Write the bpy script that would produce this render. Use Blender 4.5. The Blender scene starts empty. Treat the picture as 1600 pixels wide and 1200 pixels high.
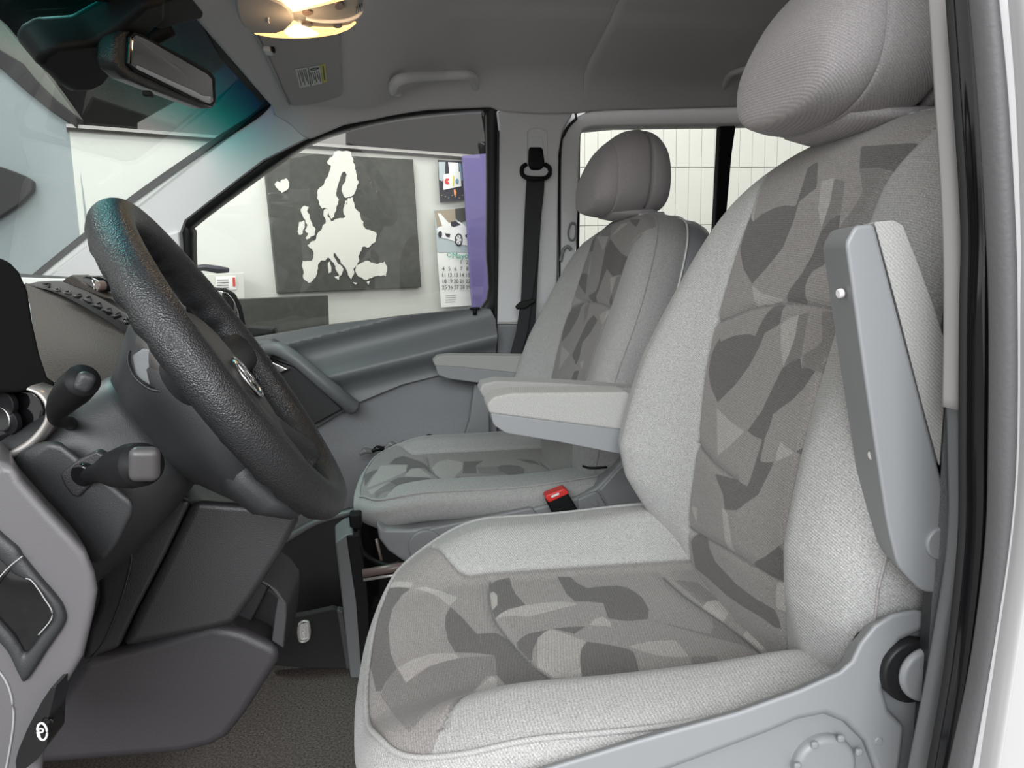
import bpy, bmesh, math
import numpy as np
from mathutils import Vector, Matrix

scene = bpy.context.scene
# ------------------------------------------------------------------ camera
F = 1150.0; YAW = 7.0; PITCH = 8.5; ROLL = 1.0
CAM = np.array([0.0, 0.0, 0.8])
def _basis():
    y, p, r = map(math.radians, (YAW, PITCH, ROLL))
    f = np.array([math.sin(y)*math.cos(p), math.cos(y)*math.cos(p), -math.sin(p)])
    rt = np.array([math.cos(y), -math.sin(y), 0.0]); up = np.cross(rt, f)
    return rt*math.cos(r)-up*math.sin(r), up*math.cos(r)+rt*math.sin(r), f
CR, CU, CF = _basis()
cd = bpy.data.cameras.new('camera'); cam = bpy.data.objects.new('camera', cd)
scene.collection.objects.link(cam); scene.camera = cam
cd.sensor_width = 36.0; cd.lens = 36.0*F/1600.0; cd.clip_start = 0.02; cd.clip_end = 60
cam.matrix_world = Matrix(((CR[0], CU[0], -CF[0], CAM[0]), (CR[1], CU[1], -CF[1], CAM[1]),
                           (CR[2], CU[2], -CF[2], CAM[2]), (0, 0, 0, 1)))
# ------------------------------------------------------------------ world and lights
w = bpy.data.worlds.new('world'); scene.world = w; w.use_nodes = True
w.node_tree.nodes['Background'].inputs[0].default_value = (1.0, 0.98, 0.975, 1)
w.node_tree.nodes['Background'].inputs[1].default_value = 1.35
def area(name, loc, target, size, sizey, power, col):
    l = bpy.data.lights.new(name, 'AREA'); l.shape = 'RECTANGLE'; l.size = size; l.size_y = sizey
    l.energy = power; l.color = col
    o = bpy.data.objects.new(name, l); scene.collection.objects.link(o)
    o.location = loc; o.rotation_euler = (Vector(target)-Vector(loc)).to_track_quat('-Z', 'Y').to_euler()
    return o
area('workshop_and_fill_light', (-0.8, -3.0, 2.2), (0.1, 1.6, 0.8), 3.0, 1.6, 165, (0.93, 0.98, 1.0))
area('workshop_and_fill_light', (1.4, -1.3, 1.9), (0.2, 1.0, 0.6), 1.2, 0.8, 12, (1.0, 0.93, 0.93))
area('workshop_and_fill_light', (-1.6, 2.3, 3.0), (-0.6, 1.9, 0.9), 1.2, 1.2, 52, (0.95, 1.0, 1.0))
area('workshop_and_fill_light', (0.2, 2.9, 2.9), (0.1, 4.6, 0.8), 2.4, 0.6, 20, (1.0, 1.0, 0.95))
area('workshop_and_fill_light', (2.2, 3.0, 2.9), (2.2, 4.6, 0.8), 2.4, 0.6, 7, (1.0, 1.0, 0.95))
area('workshop_and_fill_light', (-0.85, 2.0, 2.5), (-0.33, 1.93, 1.15), 0.5, 0.3, 22, (0.95, 1.0, 1.0))  # narrow fill lamp added to throw teal through the shade band onto the pillar
scene.view_settings.view_transform = 'Standard'; scene.view_settings.look = 'None'
scene.view_settings.gamma = 1.0; scene.view_settings.use_curve_mapping = False
scene.view_settings.exposure = 0.22

# ------------------------------------------------------------------ pixel -> point helpers (photo frame 1600 x 1200)
def ray(px, py): return CF + CR*(px-800)/F - CU*(py-600)/F
def PY(px, py, y): d = ray(px, py); return CAM + d*(y-CAM[1])/d[1]
def PX(px, py, x): d = ray(px, py); return CAM + d*(x-CAM[0])/d[0]
def PZ(px, py, z): d = ray(px, py); return CAM + d*(z-CAM[2])/d[2]
def plane_fn(n, p0):
    n = np.array(n, float); n /= np.linalg.norm(n); p0 = np.array(p0, float)
    def f(px, py): d = ray(px, py); return CAM + d*(((p0-CAM)@n)/(d@n))
    return f
def proj(V):
    V = np.asarray(V)-CAM; z = V@CF
    return np.stack([800+F*(V@CR)/z, 600-F*(V@CU)/z], -1)

# ------------------------------------------------------------------ materials
MATS = {}
def mat(name, col, rough=0.6, metal=0.0, spec=0.5, bump=None, noise=None, emit=None, trans=0, coat=0, sheen=0):
    m = bpy.data.materials.new(name); m.use_nodes = True; nt = m.node_tree; N = nt.nodes; L = nt.links
    b = N['Principled BSDF']
    b.inputs['Base Color'].default_value = (*col, 1); b.inputs['Roughness'].default_value = rough
    b.inputs['Metallic'].default_value = metal; b.inputs['Specular IOR Level'].default_value = spec
    b.inputs['Coat Weight'].default_value = coat; b.inputs['Sheen Weight'].default_value = sheen
    if emit: b.inputs['Emission Color'].default_value = (*emit[0], 1); b.inputs['Emission Strength'].default_value = emit[1]
    tc = N.new('ShaderNodeTexCoord')
    if noise:   # (scale, amount)
        n = N.new('ShaderNodeTexNoise'); n.inputs['Scale'].default_value = noise[0]; n.inputs['Detail'].default_value = 3
        L.new(tc.outputs['Object'], n.inputs['Vector'])
        r = N.new('ShaderNodeMapRange'); r.inputs['To Min'].default_value = 1-noise[1]; r.inputs['To Max'].default_value = 1+noise[1]
        r.inputs['From Min'].default_value = 0.3; r.inputs['From Max'].default_value = 0.7
        L.new(n.outputs['Fac'], r.inputs['Value'])
        v = N.new('ShaderNodeVectorMath'); v.operation = 'SCALE'; v.inputs[0].default_value = col
        L.new(r.outputs['Result'], v.inputs['Scale']); L.new(v.outputs[0], b.inputs['Base Color'])
    if bump:    # (scale, strength, kind)
        t = N.new('ShaderNodeTexVoronoi' if len(bump) > 2 and bump[2] == 'v' else 'ShaderNodeTexNoise')
        t.inputs['Scale'].default_value = bump[0]; L.new(tc.outputs['Object'], t.inputs['Vector'])
        bp = N.new('ShaderNodeBump'); bp.inputs['Strength'].default_value = bump[1]; bp.inputs['Distance'].default_value = 0.001
        L.new(t.outputs[0], bp.inputs['Height']); L.new(bp.outputs[0], b.inputs['Normal'])
    MATS[name] = m
    return m
def fabric(name, col, patt=False, dark=None, semi=None, light=None, base=None, wave=0.10, period=0.0022):
    m = mat(name, col, 0.92, spec=0.15, sheen=0.15); nt = m.node_tree; N = nt.nodes; L = nt.links; b = N['Principled BSDF']
    tc = N.new('ShaderNodeTexCoord')
    def attr(a):
        n = N.new('ShaderNodeAttribute'); n.attribute_name = a; return n.outputs['Fac']
    def step(sock, soft):
        r = N.new('ShaderNodeMapRange'); r.inputs['From Min'].default_value = -soft; r.inputs['From Max'].default_value = soft
        L.new(sock, r.inputs['Value']); return r.outputs['Result']
    def mix(fac, a, bb):
        x = N.new('ShaderNodeMix'); x.data_type = 'RGBA'
        if isinstance(fac, float): x.inputs[0].default_value = fac
        else: L.new(fac, x.inputs[0])
        for s, v in ((x.inputs[6], a), (x.inputs[7], bb)):
            if isinstance(v, tuple): s.default_value = (*v, 1)
            else: L.new(v, s)
        return x.outputs[2]
    no = N.new('ShaderNodeTexNoise'); no.inputs['Scale'].default_value = 800; no.inputs['Detail'].default_value = 2
    L.new(tc.outputs['Object'], no.inputs['Vector'])
    mp = N.new('ShaderNodeMapping'); mp.inputs['Rotation'].default_value = (0.6, 0.7, 0.5); L.new(tc.outputs['Object'], mp.inputs['Vector'])
    wv = N.new('ShaderNodeTexWave'); wv.inputs['Scale'].default_value = 0.314/period; L.new(mp.outputs[0], wv.inputs['Vector'])
    wv.inputs['Distortion'].default_value = 0.3
    c = col
    if patt:
        ins = mix(step(attr('semi'), 0.6), base, semi)
        ins = mix(step(attr('dark'), 0.6), ins, dark)
        ins = mix(step(attr('light'), 0.6), ins, light)
        c = mix(step(attr('ins'), 0.0012), col, ins)
        c = mix(attr('seam'), c, (0.10, 0.10, 0.10))
    # heather speckle + twill
    def rng(sock, lo, hi, f0=0.0, f1=1.0):
        r = N.new('ShaderNodeMapRange'); r.inputs['From Min'].default_value = f0; r.inputs['From Max'].default_value = f1
        r.inputs['To Min'].default_value = lo; r.inputs['To Max'].default_value = hi; L.new(sock, r.inputs['Value']); return r.outputs['Result']
    k1 = rng(no.outputs['Fac'], 0.68 if patt else 0.8, 1.32 if patt else 1.2, 0.3, 0.7); k2 = rng(wv.outputs['Fac'], 1-wave, 1+wave)
    mu = N.new('ShaderNodeMath'); mu.operation = 'MULTIPLY'; L.new(k1, mu.inputs[0]); L.new(k2, mu.inputs[1])
    v = N.new('ShaderNodeVectorMath'); v.operation = 'SCALE'
    if isinstance(c, tuple): v.inputs[0].default_value = c
    else: L.new(c, v.inputs[0])
    L.new(mu.outputs[0], v.inputs['Scale']); L.new(v.outputs[0], b.inputs['Base Color'])
    bp = N.new('ShaderNodeBump'); bp.inputs['Strength'].default_value = 0.35; bp.inputs['Distance'].default_value = 0.0006
    L.new(wv.outputs['Fac'], bp.inputs['Height']); L.new(bp.outputs[0], b.inputs['Normal'])
    return m
PLAIN = (0.355, 0.352, 0.345)
fabric('upholstery', PLAIN, True, dark=(0.125, 0.118, 0.114), semi=(0.19, 0.18, 0.174), base=(0.262, 0.247, 0.238), light=(0.37, 0.352, 0.335))
fabric('plain_fabric', PLAIN)
fabric('headrest_fabric', (0.335, 0.31, 0.312), wave=0.05)
mat('seat_plastic', (0.235, 0.242, 0.252), 0.42, bump=(900, 0.12))
mat('door_trim_pale', (0.34, 0.33, 0.325), 0.6, bump=(500, 0.1))
mat('door_plastic', (0.145, 0.152, 0.157), 0.45, bump=(700, 0.2))
mat('door_fabric', (0.25, 0.255, 0.268), 0.9, bump=(900, 0.3), noise=(500, 0.12))
mat('pillar_trim', (0.74, 0.74, 0.745), 0.6, bump=(500, 0.1))
mat('headliner_cloth', (0.70, 0.67, 0.675), 0.9, bump=(1200, 0.3), noise=(700, 0.06))
mat('dash_dark', (0.022, 0.021, 0.023), 0.42, bump=(700, 0.35))
mat('grille_grey', (0.085, 0.082, 0.080), 0.4)
mat('hood_black', (0.004, 0.004, 0.004), 0.9, spec=0.08)
mat('dash_pad', (0.055, 0.047, 0.042), 0.75, spec=0.2, bump=(420, 0.9, 'v'))
mat('dash_grey', (0.105, 0.10, 0.107), 0.42, bump=(700, 0.15))
mat('bin_grey', (0.038, 0.035, 0.039), 0.45, bump=(700, 0.3))
mat('wheel_leather', (0.020, 0.0205, 0.022), 0.30, bump=(680, 0.6, 'v'))
mat('wheel_pad', (0.06, 0.056, 0.054), 0.45, bump=(700, 0.2))
mat('column_plastic', (0.024, 0.025, 0.027), 0.45, bump=(700, 0.2))
mat('black_plastic', (0.007, 0.007, 0.008), 0.55, spec=0.2)
mat('gloss_black', (0.006, 0.006, 0.007), 0.08)
mat('rubber', (0.012, 0.012, 0.013), 0.45, spec=0.35)
mat('rubber_soft', (0.075, 0.072, 0.075), 0.5, bump=(300, 0.2))
mat('belt_webbing', (0.018, 0.018, 0.020), 0.75, bump=(600, 0.5))
mat('chrome', (0.75, 0.75, 0.76), 0.12, 1.0)
mat('silver_trim', (0.50, 0.47, 0.45), 0.3, 0.6)
mat('body_paint', (0.44, 0.43, 0.435), 0.2, coat=0.6)
mat('carpet', (0.085, 0.072, 0.066), 1.0, spec=0.1, bump=(400, 1.0), noise=(260, 0.55))
mat('mat_black', (0.020, 0.019, 0.019), 0.9, bump=(500, 0.5))
mat('red_plastic', (0.65, 0.035, 0.03), 0.4)
mat('white_print', (0.8, 0.8, 0.8), 0.5)
mat('paper_white', (0.78, 0.79, 0.76), 0.6)
mat('wall_white', (0.56, 0.57, 0.53), 0.55, noise=(2.0, 0.04))
mat('wall_cream', (0.60, 0.60, 0.555), 0.55, noise=(3.0, 0.03))
mat('wall_greyblue', (0.21, 0.245, 0.255), 0.6, noise=(3, 0.03))
mat('dark_space', (0.022, 0.020, 0.022), 0.9)
mat('ceiling_dark', (0.020, 0.018, 0.019), 0.9, noise=(4, 0.1))
mat('beam_grey', (0.11, 0.115, 0.10), 0.8)
mat('upper_wall', (0.34, 0.32, 0.31), 0.8)
mat('board_grey', (0.055, 0.057, 0.050), 0.5, noise=(30, 0.15))
mat('map_white', (0.62, 0.62, 0.565), 0.5)
mat('purple_board', (0.125, 0.105, 0.27), 0.5)
mat('ground_concrete', (0.18, 0.18, 0.17), 0.6, noise=(4, 0.2))
mat('print_dark', (0.03, 0.03, 0.04), 0.5)
mat('print_blue', (0.16, 0.26, 0.36), 0.5)
mat('print_teal', (0.05, 0.33, 0.25), 0.5)
mat('print_pale', (0.42, 0.48, 0.50), 0.5)
mat('print_tan', (0.32, 0.27, 0.20), 0.5)
mat('print_orange', (0.8, 0.30, 0.12), 0.5)
mat('print_red', (0.6, 0.06, 0.05), 0.5)
mat('print_yellow', (0.66, 0.62, 0.04), 0.5)
mat('print_grey', (0.35, 0.35, 0.35), 0.5)
mat('visor_cloth', (0.47, 0.45, 0.45), 0.9, bump=(1200, 0.3))
mat('lamp_lens', (0.9, 0.75, 0.5), 0.4, emit=((1.0, 0.55, 0.18), 1.6))
mat('lamp_core', (0.9, 0.75, 0.5), 0.4, emit=((1.0, 0.82, 0.50), 7.0))
mat('mirror_glass', (0.85, 0.86, 0.86), 0.02, 1.0)
mat('clear_film', (0.20, 0.20, 0.20), 0.15)
mat('console_grey', (0.30, 0.30, 0.31), 0.45)
mat('button_brown', (0.14, 0.10, 0.09), 0.35)
mat('label_silver', (0.55, 0.56, 0.52), 0.3, 0.5)
def glass(name, tint, refl=0.5, band=None):
    m = bpy.data.materials.new(name); m.use_nodes = True; nt = m.node_tree; N = nt.nodes; L = nt.links
    N.remove(N['Principled BSDF']); out = N['Material Output']
    t = N.new('ShaderNodeBsdfTransparent'); t.inputs[0].default_value = (*tint, 1)
    g = N.new('ShaderNodeBsdfGlossy'); g.inputs['Roughness'].default_value = 0.0
    fr = N.new('ShaderNodeFresnel'); fr.inputs[0].default_value = 1.5
    k = N.new('ShaderNodeMath'); k.operation = 'MULTIPLY'; k.inputs[1].default_value = refl; L.new(fr.outputs[0], k.inputs[0])
    x = N.new('ShaderNodeMixShader'); L.new(k.outputs[0], x.inputs[0]); L.new(t.outputs[0], x.inputs[1]); L.new(g.outputs[0], x.inputs[2])
    L.new(x.outputs[0], out.inputs[0])
    if band:  # colour ramp over world height: the printed shade band of a windscreen
        ge = N.new('ShaderNodeNewGeometry'); s = N.new('ShaderNodeSeparateXYZ'); L.new(ge.outputs['Position'], s.inputs[0])
        r = N.new('ShaderNodeMapRange'); r.inputs['From Min'].default_value = band[0]; r.inputs['From Max'].default_value = band[1]
        L.new(s.outputs['Z'], r.inputs['Value'])
        cr = N.new('ShaderNodeValToRGB'); L.new(r.outputs['Result'], cr.inputs[0]); L.new(cr.outputs[0], t.inputs[0])
        e = cr.color_ramp.elements; e[0].position = 0; e[0].color = (*tint, 1); e[1].position = 1; e[1].color = (0.02, 0.16, 0.28, 1)
        q = e.new(0.6); q.color = (0.08, 0.50, 0.48, 1)
    MATS[name] = m
glass('window_glass', (0.975, 0.98, 0.965), 0.9)
glass('windscreen_glass', (0.93, 0.945, 0.93), 0.22, band=(1.10, 1.215))

# ------------------------------------------------------------------ object helpers
COL = scene.collection
def tag(o, label=None, cat=None, group=None, kind=None):
    if label: o['label'] = label
    if cat: o['category'] = cat
    if group: o['group'] = group
    if kind: o['kind'] = kind
    return o
def thing(name, label, cat, loc=(0, 0, 0), group=None):
    o = bpy.data.objects.new(name, None); COL.objects.link(o); o.location = tuple(float(v) for v in loc); o.empty_display_size = 0.05
    return tag(o, label, cat, group)
def root_of(o):
    v = Vector((0, 0, 0))
    while o is not None: v += o.location; o = o.parent
    return v
def mk(name, V, Fs, m, parent=None, smooth=True, attrs=None):
    me = bpy.data.meshes.new(name)
    V = np.asarray(V, float)
    off = np.array(root_of(parent)) if parent is not None else np.zeros(3)
    c = V.mean(0)
    o = bpy.data.objects.new(name, me)
    me.from_pydata((V-c).tolist(), [], [tuple(int(i) for i in f) for f in Fs]); me.update()
    o.location = tuple(c-off)
    if m: me.materials.append(MATS[m])
    if smooth: me.polygons.foreach_set('use_smooth', [True]*len(me.polygons))
    if attrs:
        for k, a in attrs.items():
            at = me.attributes.new(k, 'FLOAT', 'POINT'); at.data.foreach_set('value', np.asarray(a, float))
    COL.objects.link(o); o.parent = parent
    return o
def struct(o): o['kind'] = 'structure'; return o
def spl(pts, n=8, closed=False):
    P = np.asarray(pts, float); N = len(P); out = []
    segs = N if closed else N-1
    for i in range(segs):
        if closed: p0, p1, p2, p3 = P[i-1], P[i], P[(i+1) % N], P[(i+2) % N]
        else: p0, p1, p2, p3 = P[max(i-1, 0)], P[i], P[i+1], P[min(i+2, N-1)]
        for k in range(n):
            t = k/n
            out.append(0.5*((2*p1)+(-p0+p2)*t+(2*p0-5*p1+4*p2-p3)*t*t+(-p0+3*p1-3*p2+p3)*t**3))
    if not closed: out.append(P[-1])
    return np.array(out)
def rnd(pts, r=0.2, n=5):
    """polygon corners rounded: r = share of the shorter neighbour edge"""
    P = np.asarray(pts, float); out = []; N = len(P)
    for i in range(N):
        a, b, c = P[i-1], P[i], P[(i+1) % N]
        d = min(np.linalg.norm(a-b), np.linalg.norm(c-b))*r
        p = b+(a-b)/np.linalg.norm(a-b)*d; q = b+(c-b)/np.linalg.norm(c-b)*d
        for k in range(n+1):
            t = k/n; out.append((1-t)**2*p+2*t*(1-t)*b+t*t*q)
    return np.array(out)
def addmod(o, bev, seg=3, ang=35):
    if bev > 0:
        b = o.modifiers.new('bevel', 'BEVEL'); b.width = bev; b.segments = seg; b.limit_method = 'ANGLE'; b.angle_limit = math.radians(ang)
        b.harden_normals = False
    wn = o.modifiers.new('wn', 'WEIGHTED_NORMAL'); wn.keep_sharp = False; wn.weight = 80
def prism(name, P3, ext, m, parent=None, bev=0.004, warp=None, cell=0.03, seg=3):
    """solid with front outline P3 (3D, planar) pushed back by vector ext"""
    bm = bmesh.new(); P3 = np.asarray(P3, float)
    c = P3.mean(0)
    vs = [bm.verts.new(p-c) for p in P3]; f = bm.faces.new(vs)
    if warp:
        lo = (P3-c).min(0); hi = (P3-c).max(0)
        for ax in (0, 1, 2):
            if hi[ax]-lo[ax] < cell*1.2: continue
            if abs(ext[ax]) > 0.7*np.linalg.norm(ext): continue
            for v in np.arange(lo[ax]+cell, hi[ax], cell):
                no = [0, 0, 0]; no[ax] = 1; co = [0, 0, 0]; co[ax] = v
                bmesh.ops.bisect_plane(bm, geom=bm.verts[:]+bm.edges[:]+bm.faces[:], plane_co=co, plane_no=no, dist=1e-6)
    r = bmesh.ops.extrude_face_region(bm, geom=bm.faces[:])
    nv = [g for g in r['geom'] if isinstance(g, bmesh.types.BMVert)]
    bmesh.ops.translate(bm, verts=nv, vec=Vector(tuple(float(e) for e in ext)))
    bmesh.ops.recalc_face_normals(bm, faces=bm.faces[:])
    if warp:
        for v in bm.verts:
            d = warp(v.co.x+c[0], v.co.y+c[1], v.co.z+c[2]); v.co += Vector(tuple(float(q) for q in d))
    me = bpy.data.meshes.new(name); bm.to_mesh(me); bm.free()
    me.materials.append(MATS[m]); me.polygons.foreach_set('use_smooth', [True]*len(me.polygons))
    o = bpy.data.objects.new(name, me); COL.objects.link(o)
    off = np.array(root_of(parent)) if parent is not None else np.zeros(3)
    o.location = tuple(c-off); o.parent = parent
    addmod(o, bev, seg)
    return o
def slab(name, pts, y, th, m, parent=None, bev=0.004, r=0.0, sp=0, warp=None, cell=0.03, pl=None, ext=None, seg=3):
    pts = np.asarray(pts, float)
    if sp: pts = spl(pts, sp, True)
    elif r: pts = rnd(pts, r)
    f = pl if pl else (lambda a, b: PY(a, b, y))
    return prism(name, [f(a, b) for a, b in pts], ext if ext is not None else (0, th, 0), m, parent, bev, warp, cell, seg)
def sheet(name, rows, m, parent=None, nu=8, nv=8, th=0.0):
    R = [spl(np.asarray(r, float), nu) for r in rows]; R = np.array(R)
    G = np.stack([spl(R[:, j], nv) for j in range(R.shape[1])], 1)
    a, b = G.shape[:2]
    Fs = [(i*b+j, i*b+j+1, (i+1)*b+j+1, (i+1)*b+j) for i in range(a-1) for j in range(b-1)]
    o = mk(name, G.reshape(-1, 3), Fs, m, parent)
    if th:
        s = o.modifiers.new('solid', 'SOLIDIFY'); s.thickness = abs(th); s.offset = 1 if th > 0 else -1
    return o
def tube(name, pts, r, m, parent=None, res=12, closed=False, sm=6, flat=1.0, up=(0, 0, 1), cap=True, rot=0.0):
    P = spl(pts, sm, closed) if sm else np.asarray(pts, float)
    n = len(P)
    if np.ndim(r): 
        rr = np.interp(np.linspace(0, 1, n), np.linspace(0, 1, len(r)), r)
    else: rr = np.full(n, r)
    V = []
    for i in range(n):
        a = P[i-1] if (closed or i > 0) else P[i]; b = P[(i+1) % n] if (closed or i < n-1) else P[i]
        t = b-a; t /= np.linalg.norm(t)+1e-12
        u = np.cross(np.array(up, float), t)
        if np.linalg.norm(u) < 1e-3: u = np.cross(np.array([1.0, 0.01, 0]), t)
        u /= np.linalg.norm(u); v = np.cross(t, u)
        for k in range(res):
            an = 2*math.pi*(k+0.5)/res
            V.append(P[i]+rr[i]*(math.cos(an)*u+math.sin(an)*v*flat))
    Fs = []
    for i in range(n if closed else n-1):
        j = (i+1) % n
        for k in range(res): Fs.append((i*res+k, i*res+(k+1) % res, j*res+(k+1) % res, j*res+k))
    if cap and not closed:
        Fs.append(tuple(range(res-1, -1, -1))); Fs.append(tuple((n-1)*res+k for k in range(res)))
    return mk(name, V, Fs, m, parent)
def loft(name, rings, m, parent=None, caps=True, attrs=None):
    R = np.array(rings); a, b = R.shape[:2]; V = R.reshape(-1, 3)
    Fs = [(i*b+j, i*b+(j+1) % b, (i+1)*b+(j+1) % b, (i+1)*b+j) for i in range(a-1) for j in range(b)]
    if caps:
        Fs.append(tuple(range(b-1, -1, -1))); Fs.append(tuple((a-1)*b+j for j in range(b)))
    return mk(name, V, Fs, m, parent, attrs=attrs)
def rbox(name, c, d, r, m, parent=None, rot=None, seg=4, taper=None):
    bm = bmesh.new(); bmesh.ops.create_cube(bm, size=1)
    bmesh.ops.scale(bm, vec=d, verts=bm.verts)
    bmesh.ops.bevel(bm, geom=bm.edges[:], offset=min(r, min(d)*0.49), segments=seg, affect='EDGES', profile=0.5)
    if taper:
        for v in bm.verts: v.co = Vector(taper(*v.co))
    me = bpy.data.meshes.new(name); bm.to_mesh(me); bm.free(); me.materials.append(MATS[m])
    me.polygons.foreach_set('use_smooth', [True]*len(me.polygons))
    o = bpy.data.objects.new(name, me); COL.objects.link(o)
    off = np.array(root_of(parent)) if parent is not None else np.zeros(3)
    o.location = tuple(np.array(c, float)-off); o.parent = parent
    if rot is not None: o.rotation_euler = rot
    wn = o.modifiers.new('wn', 'WEIGHTED_NORMAL'); wn.weight = 80
    return o
def disc(name, c, axis, rad, depth, m, parent=None, bev=0.002, seg=40):
    c = np.array(c, float); ax = np.array(axis, float); ax /= np.linalg.norm(ax)
    u = np.cross(ax, (0, 0, 1.0)); 
    if np.linalg.norm(u) < 1e-3: u = np.array([1.0, 0, 0])
    u /= np.linalg.norm(u); v = np.cross(ax, u)
    P = [c+rad*(math.cos(t)*u+math.sin(t)*v) for t in np.linspace(0, 2*math.pi, seg, endpoint=False)]
    return prism(name, P, ax*depth, m, parent, bev)
def text(name, body, size, m, origin, xdir, ydir, parent=None, lift=0.002, align='CENTER'):
    cu = bpy.data.curves.new(name, 'FONT'); cu.body = body; cu.size = size; cu.align_x = align; cu.align_y = 'CENTER'; cu.extrude = 0.0003
    o = bpy.data.objects.new(name, cu); COL.objects.link(o)
    x = Vector(xdir).normalized(); z = x.cross(Vector(ydir)).normalized(); y = z.cross(x)
    M = Matrix((x, y, z)).transposed()
    me = bpy.data.meshes.new_from_object(o); bpy.data.objects.remove(o)
    me.transform(M.to_4x4()); me.materials.clear(); me.materials.append(MATS[m])
    t = bpy.data.objects.new(name, me); COL.objects.link(t)
    off = np.array(root_of(parent)) if parent is not None else np.zeros(3)
    t.location = tuple(np.array(origin, float)+np.array(z)*lift-off); t.parent = parent
    return t
# distance helpers in the photo frame, used to lay the printed cloth pattern onto the seat meshes once, at build time
def sd_poly(Q, poly):
    """signed distance (positive inside)"""
    P = np.asarray(poly, float); d = np.full(len(Q), 1e9); ins = np.zeros(len(Q), bool); n = len(P)
    for i in range(n):
        a, b = P[i], P[(i+1) % n]; e = b-a; w_ = Q-a
        t = np.clip((w_@e)/(e@e+1e-12), 0, 1); d = np.minimum(d, np.hypot(*(w_-t[:, None]*e).T))
        c = ((a[1] > Q[:, 1]) != (b[1] > Q[:, 1])) & (Q[:, 0] < (b[0]-a[0])*(Q[:, 1]-a[1])/(b[1]-a[1]+1e-12)+a[0])
        ins ^= c
    return np.where(ins, d, -d)
def sd_line(Q, line):
    P = spl(np.asarray(line, float), 6); d = np.full(len(Q), 1e9)
    for a, b in zip(P[:-1], P[1:]):
        e = b-a; w_ = Q-a; t = np.clip((w_@e)/(e@e+1e-12), 0, 1); d = np.minimum(d, np.hypot(*(w_-t[:, None]*e).T))
    return d
def union(Q, polys):
    d = np.full(len(Q), -50.0)
    for p in polys: d = np.maximum(d, sd_poly(Q, spl(p, 3, True) if len(p) > 99 else p))
    return np.clip(d, -50, 50)
def Zm(x0, y0, s, pts): return [(x0+x*s, y0+y*s) for x, y in pts]
def sstep(a, b, x): t = np.clip((x-a)/(b-a), 0, 1); return t*t*(3-2*t)
def pad(name, outline, hfn, skirt, mapfn, m, parent=None, nr=60, attrs_fn=None, post=None):
    """cushion: concentric copies of the outline (u,v) rise by hfn; the skirt list of (out, down) closes the sides"""
    O = np.asarray(outline, float); M = len(O); c = (O.max(0)+O.min(0))/2
    tn = np.roll(O, -1, 0)-np.roll(O, 1, 0); nrm = np.stack([tn[:, 1], -tn[:, 0]], 1); nrm /= np.linalg.norm(nrm, axis=1)[:, None]
    if ((O-c)*nrm).sum(1).mean() < 0: nrm = -nrm
    UV = []; S = []; W = []
    for k in range(1, nr+1):
        s = (k/nr); s = 1-(1-s)**1.25
        uv = c+(O-c)*s; UV.append(uv); S.append(np.full(M, s)); W.append(hfn(uv[:, 0], uv[:, 1], s))
    top = W[-1]
    for (o_, d_) in skirt:
        uv = O+nrm*o_; UV.append(uv); S.append(np.full(M, 1.0+d_)); W.append(top-d_)
    UV = np.array(UV); W = np.array(W); S = np.array(S); K = len(UV)
    uvf = UV.reshape(-1, 2); wf = W.reshape(-1); sf = S.reshape(-1)
    uvf = np.vstack([uvf, c]); wf = np.append(wf, hfn(np.array([c[0]]), np.array([c[1]]), 0.0)[0]); sf = np.append(sf, 0)
    V = mapfn(uvf[:, 0], uvf[:, 1], wf)
    at = None
    if attrs_fn:
        at, dw = attrs_fn(V, uvf, sf)
        wf = wf-dw; V = mapfn(uvf[:, 0], uvf[:, 1], wf)
    ci = len(uvf)-1
    Fs = [(ci, j, (j+1) % M) for j in range(M)]
    for i in range(K-1):
        for j in range(M): Fs.append((i*M+j, (i+1)*M+j, (i+1)*M+(j+1) % M, i*M+(j+1) % M))
    Fs.append(tuple((K-1)*M+j for j in range(M)))
    # consistent orientation
    o = mk(name, V, Fs, m, parent, attrs=at)
    bm = bmesh.new(); bm.from_mesh(o.data); bmesh.ops.recalc_face_normals(bm, faces=bm.faces[:]); bm.to_mesh(o.data); bm.free()
    ring = mapfn(O[:, 0], O[:, 1], top)
    return o, ring, (O, nrm, top)
# ================================================================== the workshop outside the van
WN = (0.407, -0.914, 0.0); WP0 = PY(600, 350, 3.6)
WALLP = plane_fn(WN, WP0); WDIR = np.array([0.914, 0.407, 0.0]); WBK = np.array([-0.407, 0.914, 0.0])
def wallpt(px, py, off=0.0):
    return plane_fn(WN, WP0+np.array(WN)*off)(px, py)
zt = 0.5*(WALLP(475, 226)[2]+WALLP(725, 247)[2])
a0 = WALLP(118, 300); a1 = WALLP(868, 300)
def box_poly(name, P, ext, m, bev=0.0, parent=None): return prism(name, P, ext, m, parent, bev)
struct(box_poly('wall_back', [(a0[0], a0[1], -0.5), (a1[0], a1[1], -0.5), (a1[0], a1[1], zt), (a0[0], a0[1], zt)], WBK*0.06, 'wall_white'))
o = struct(box_poly('trim_1', [(p[0], p[1], z) for p, z in ((a0, zt-0.012), (a1, zt-0.012), (a1, zt+0.012), (a0, zt+0.012))]+[], WBK*0.05, 'upper_wall'))
o.location.y -= 0.02
struct(prism('floor', [(-9, -5, -0.5), (9, -5, -0.5), (9, 9, -0.5), (-9, 9, -0.5)], (0, 0, -0.1), 'ground_concrete', bev=0)); bpy.data.objects['floor'].name = 'floor_workshop'
struct(prism('ceiling', [(-9, 2.2, 3.1), (9, 2.2, 3.1), (9, 9, 3.1), (-9, 9, 3.1)], (0, 0, 0.1), 'ceiling_dark', bev=0)); bpy.data.objects['ceiling'].name = 'ceiling_workshop'
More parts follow.
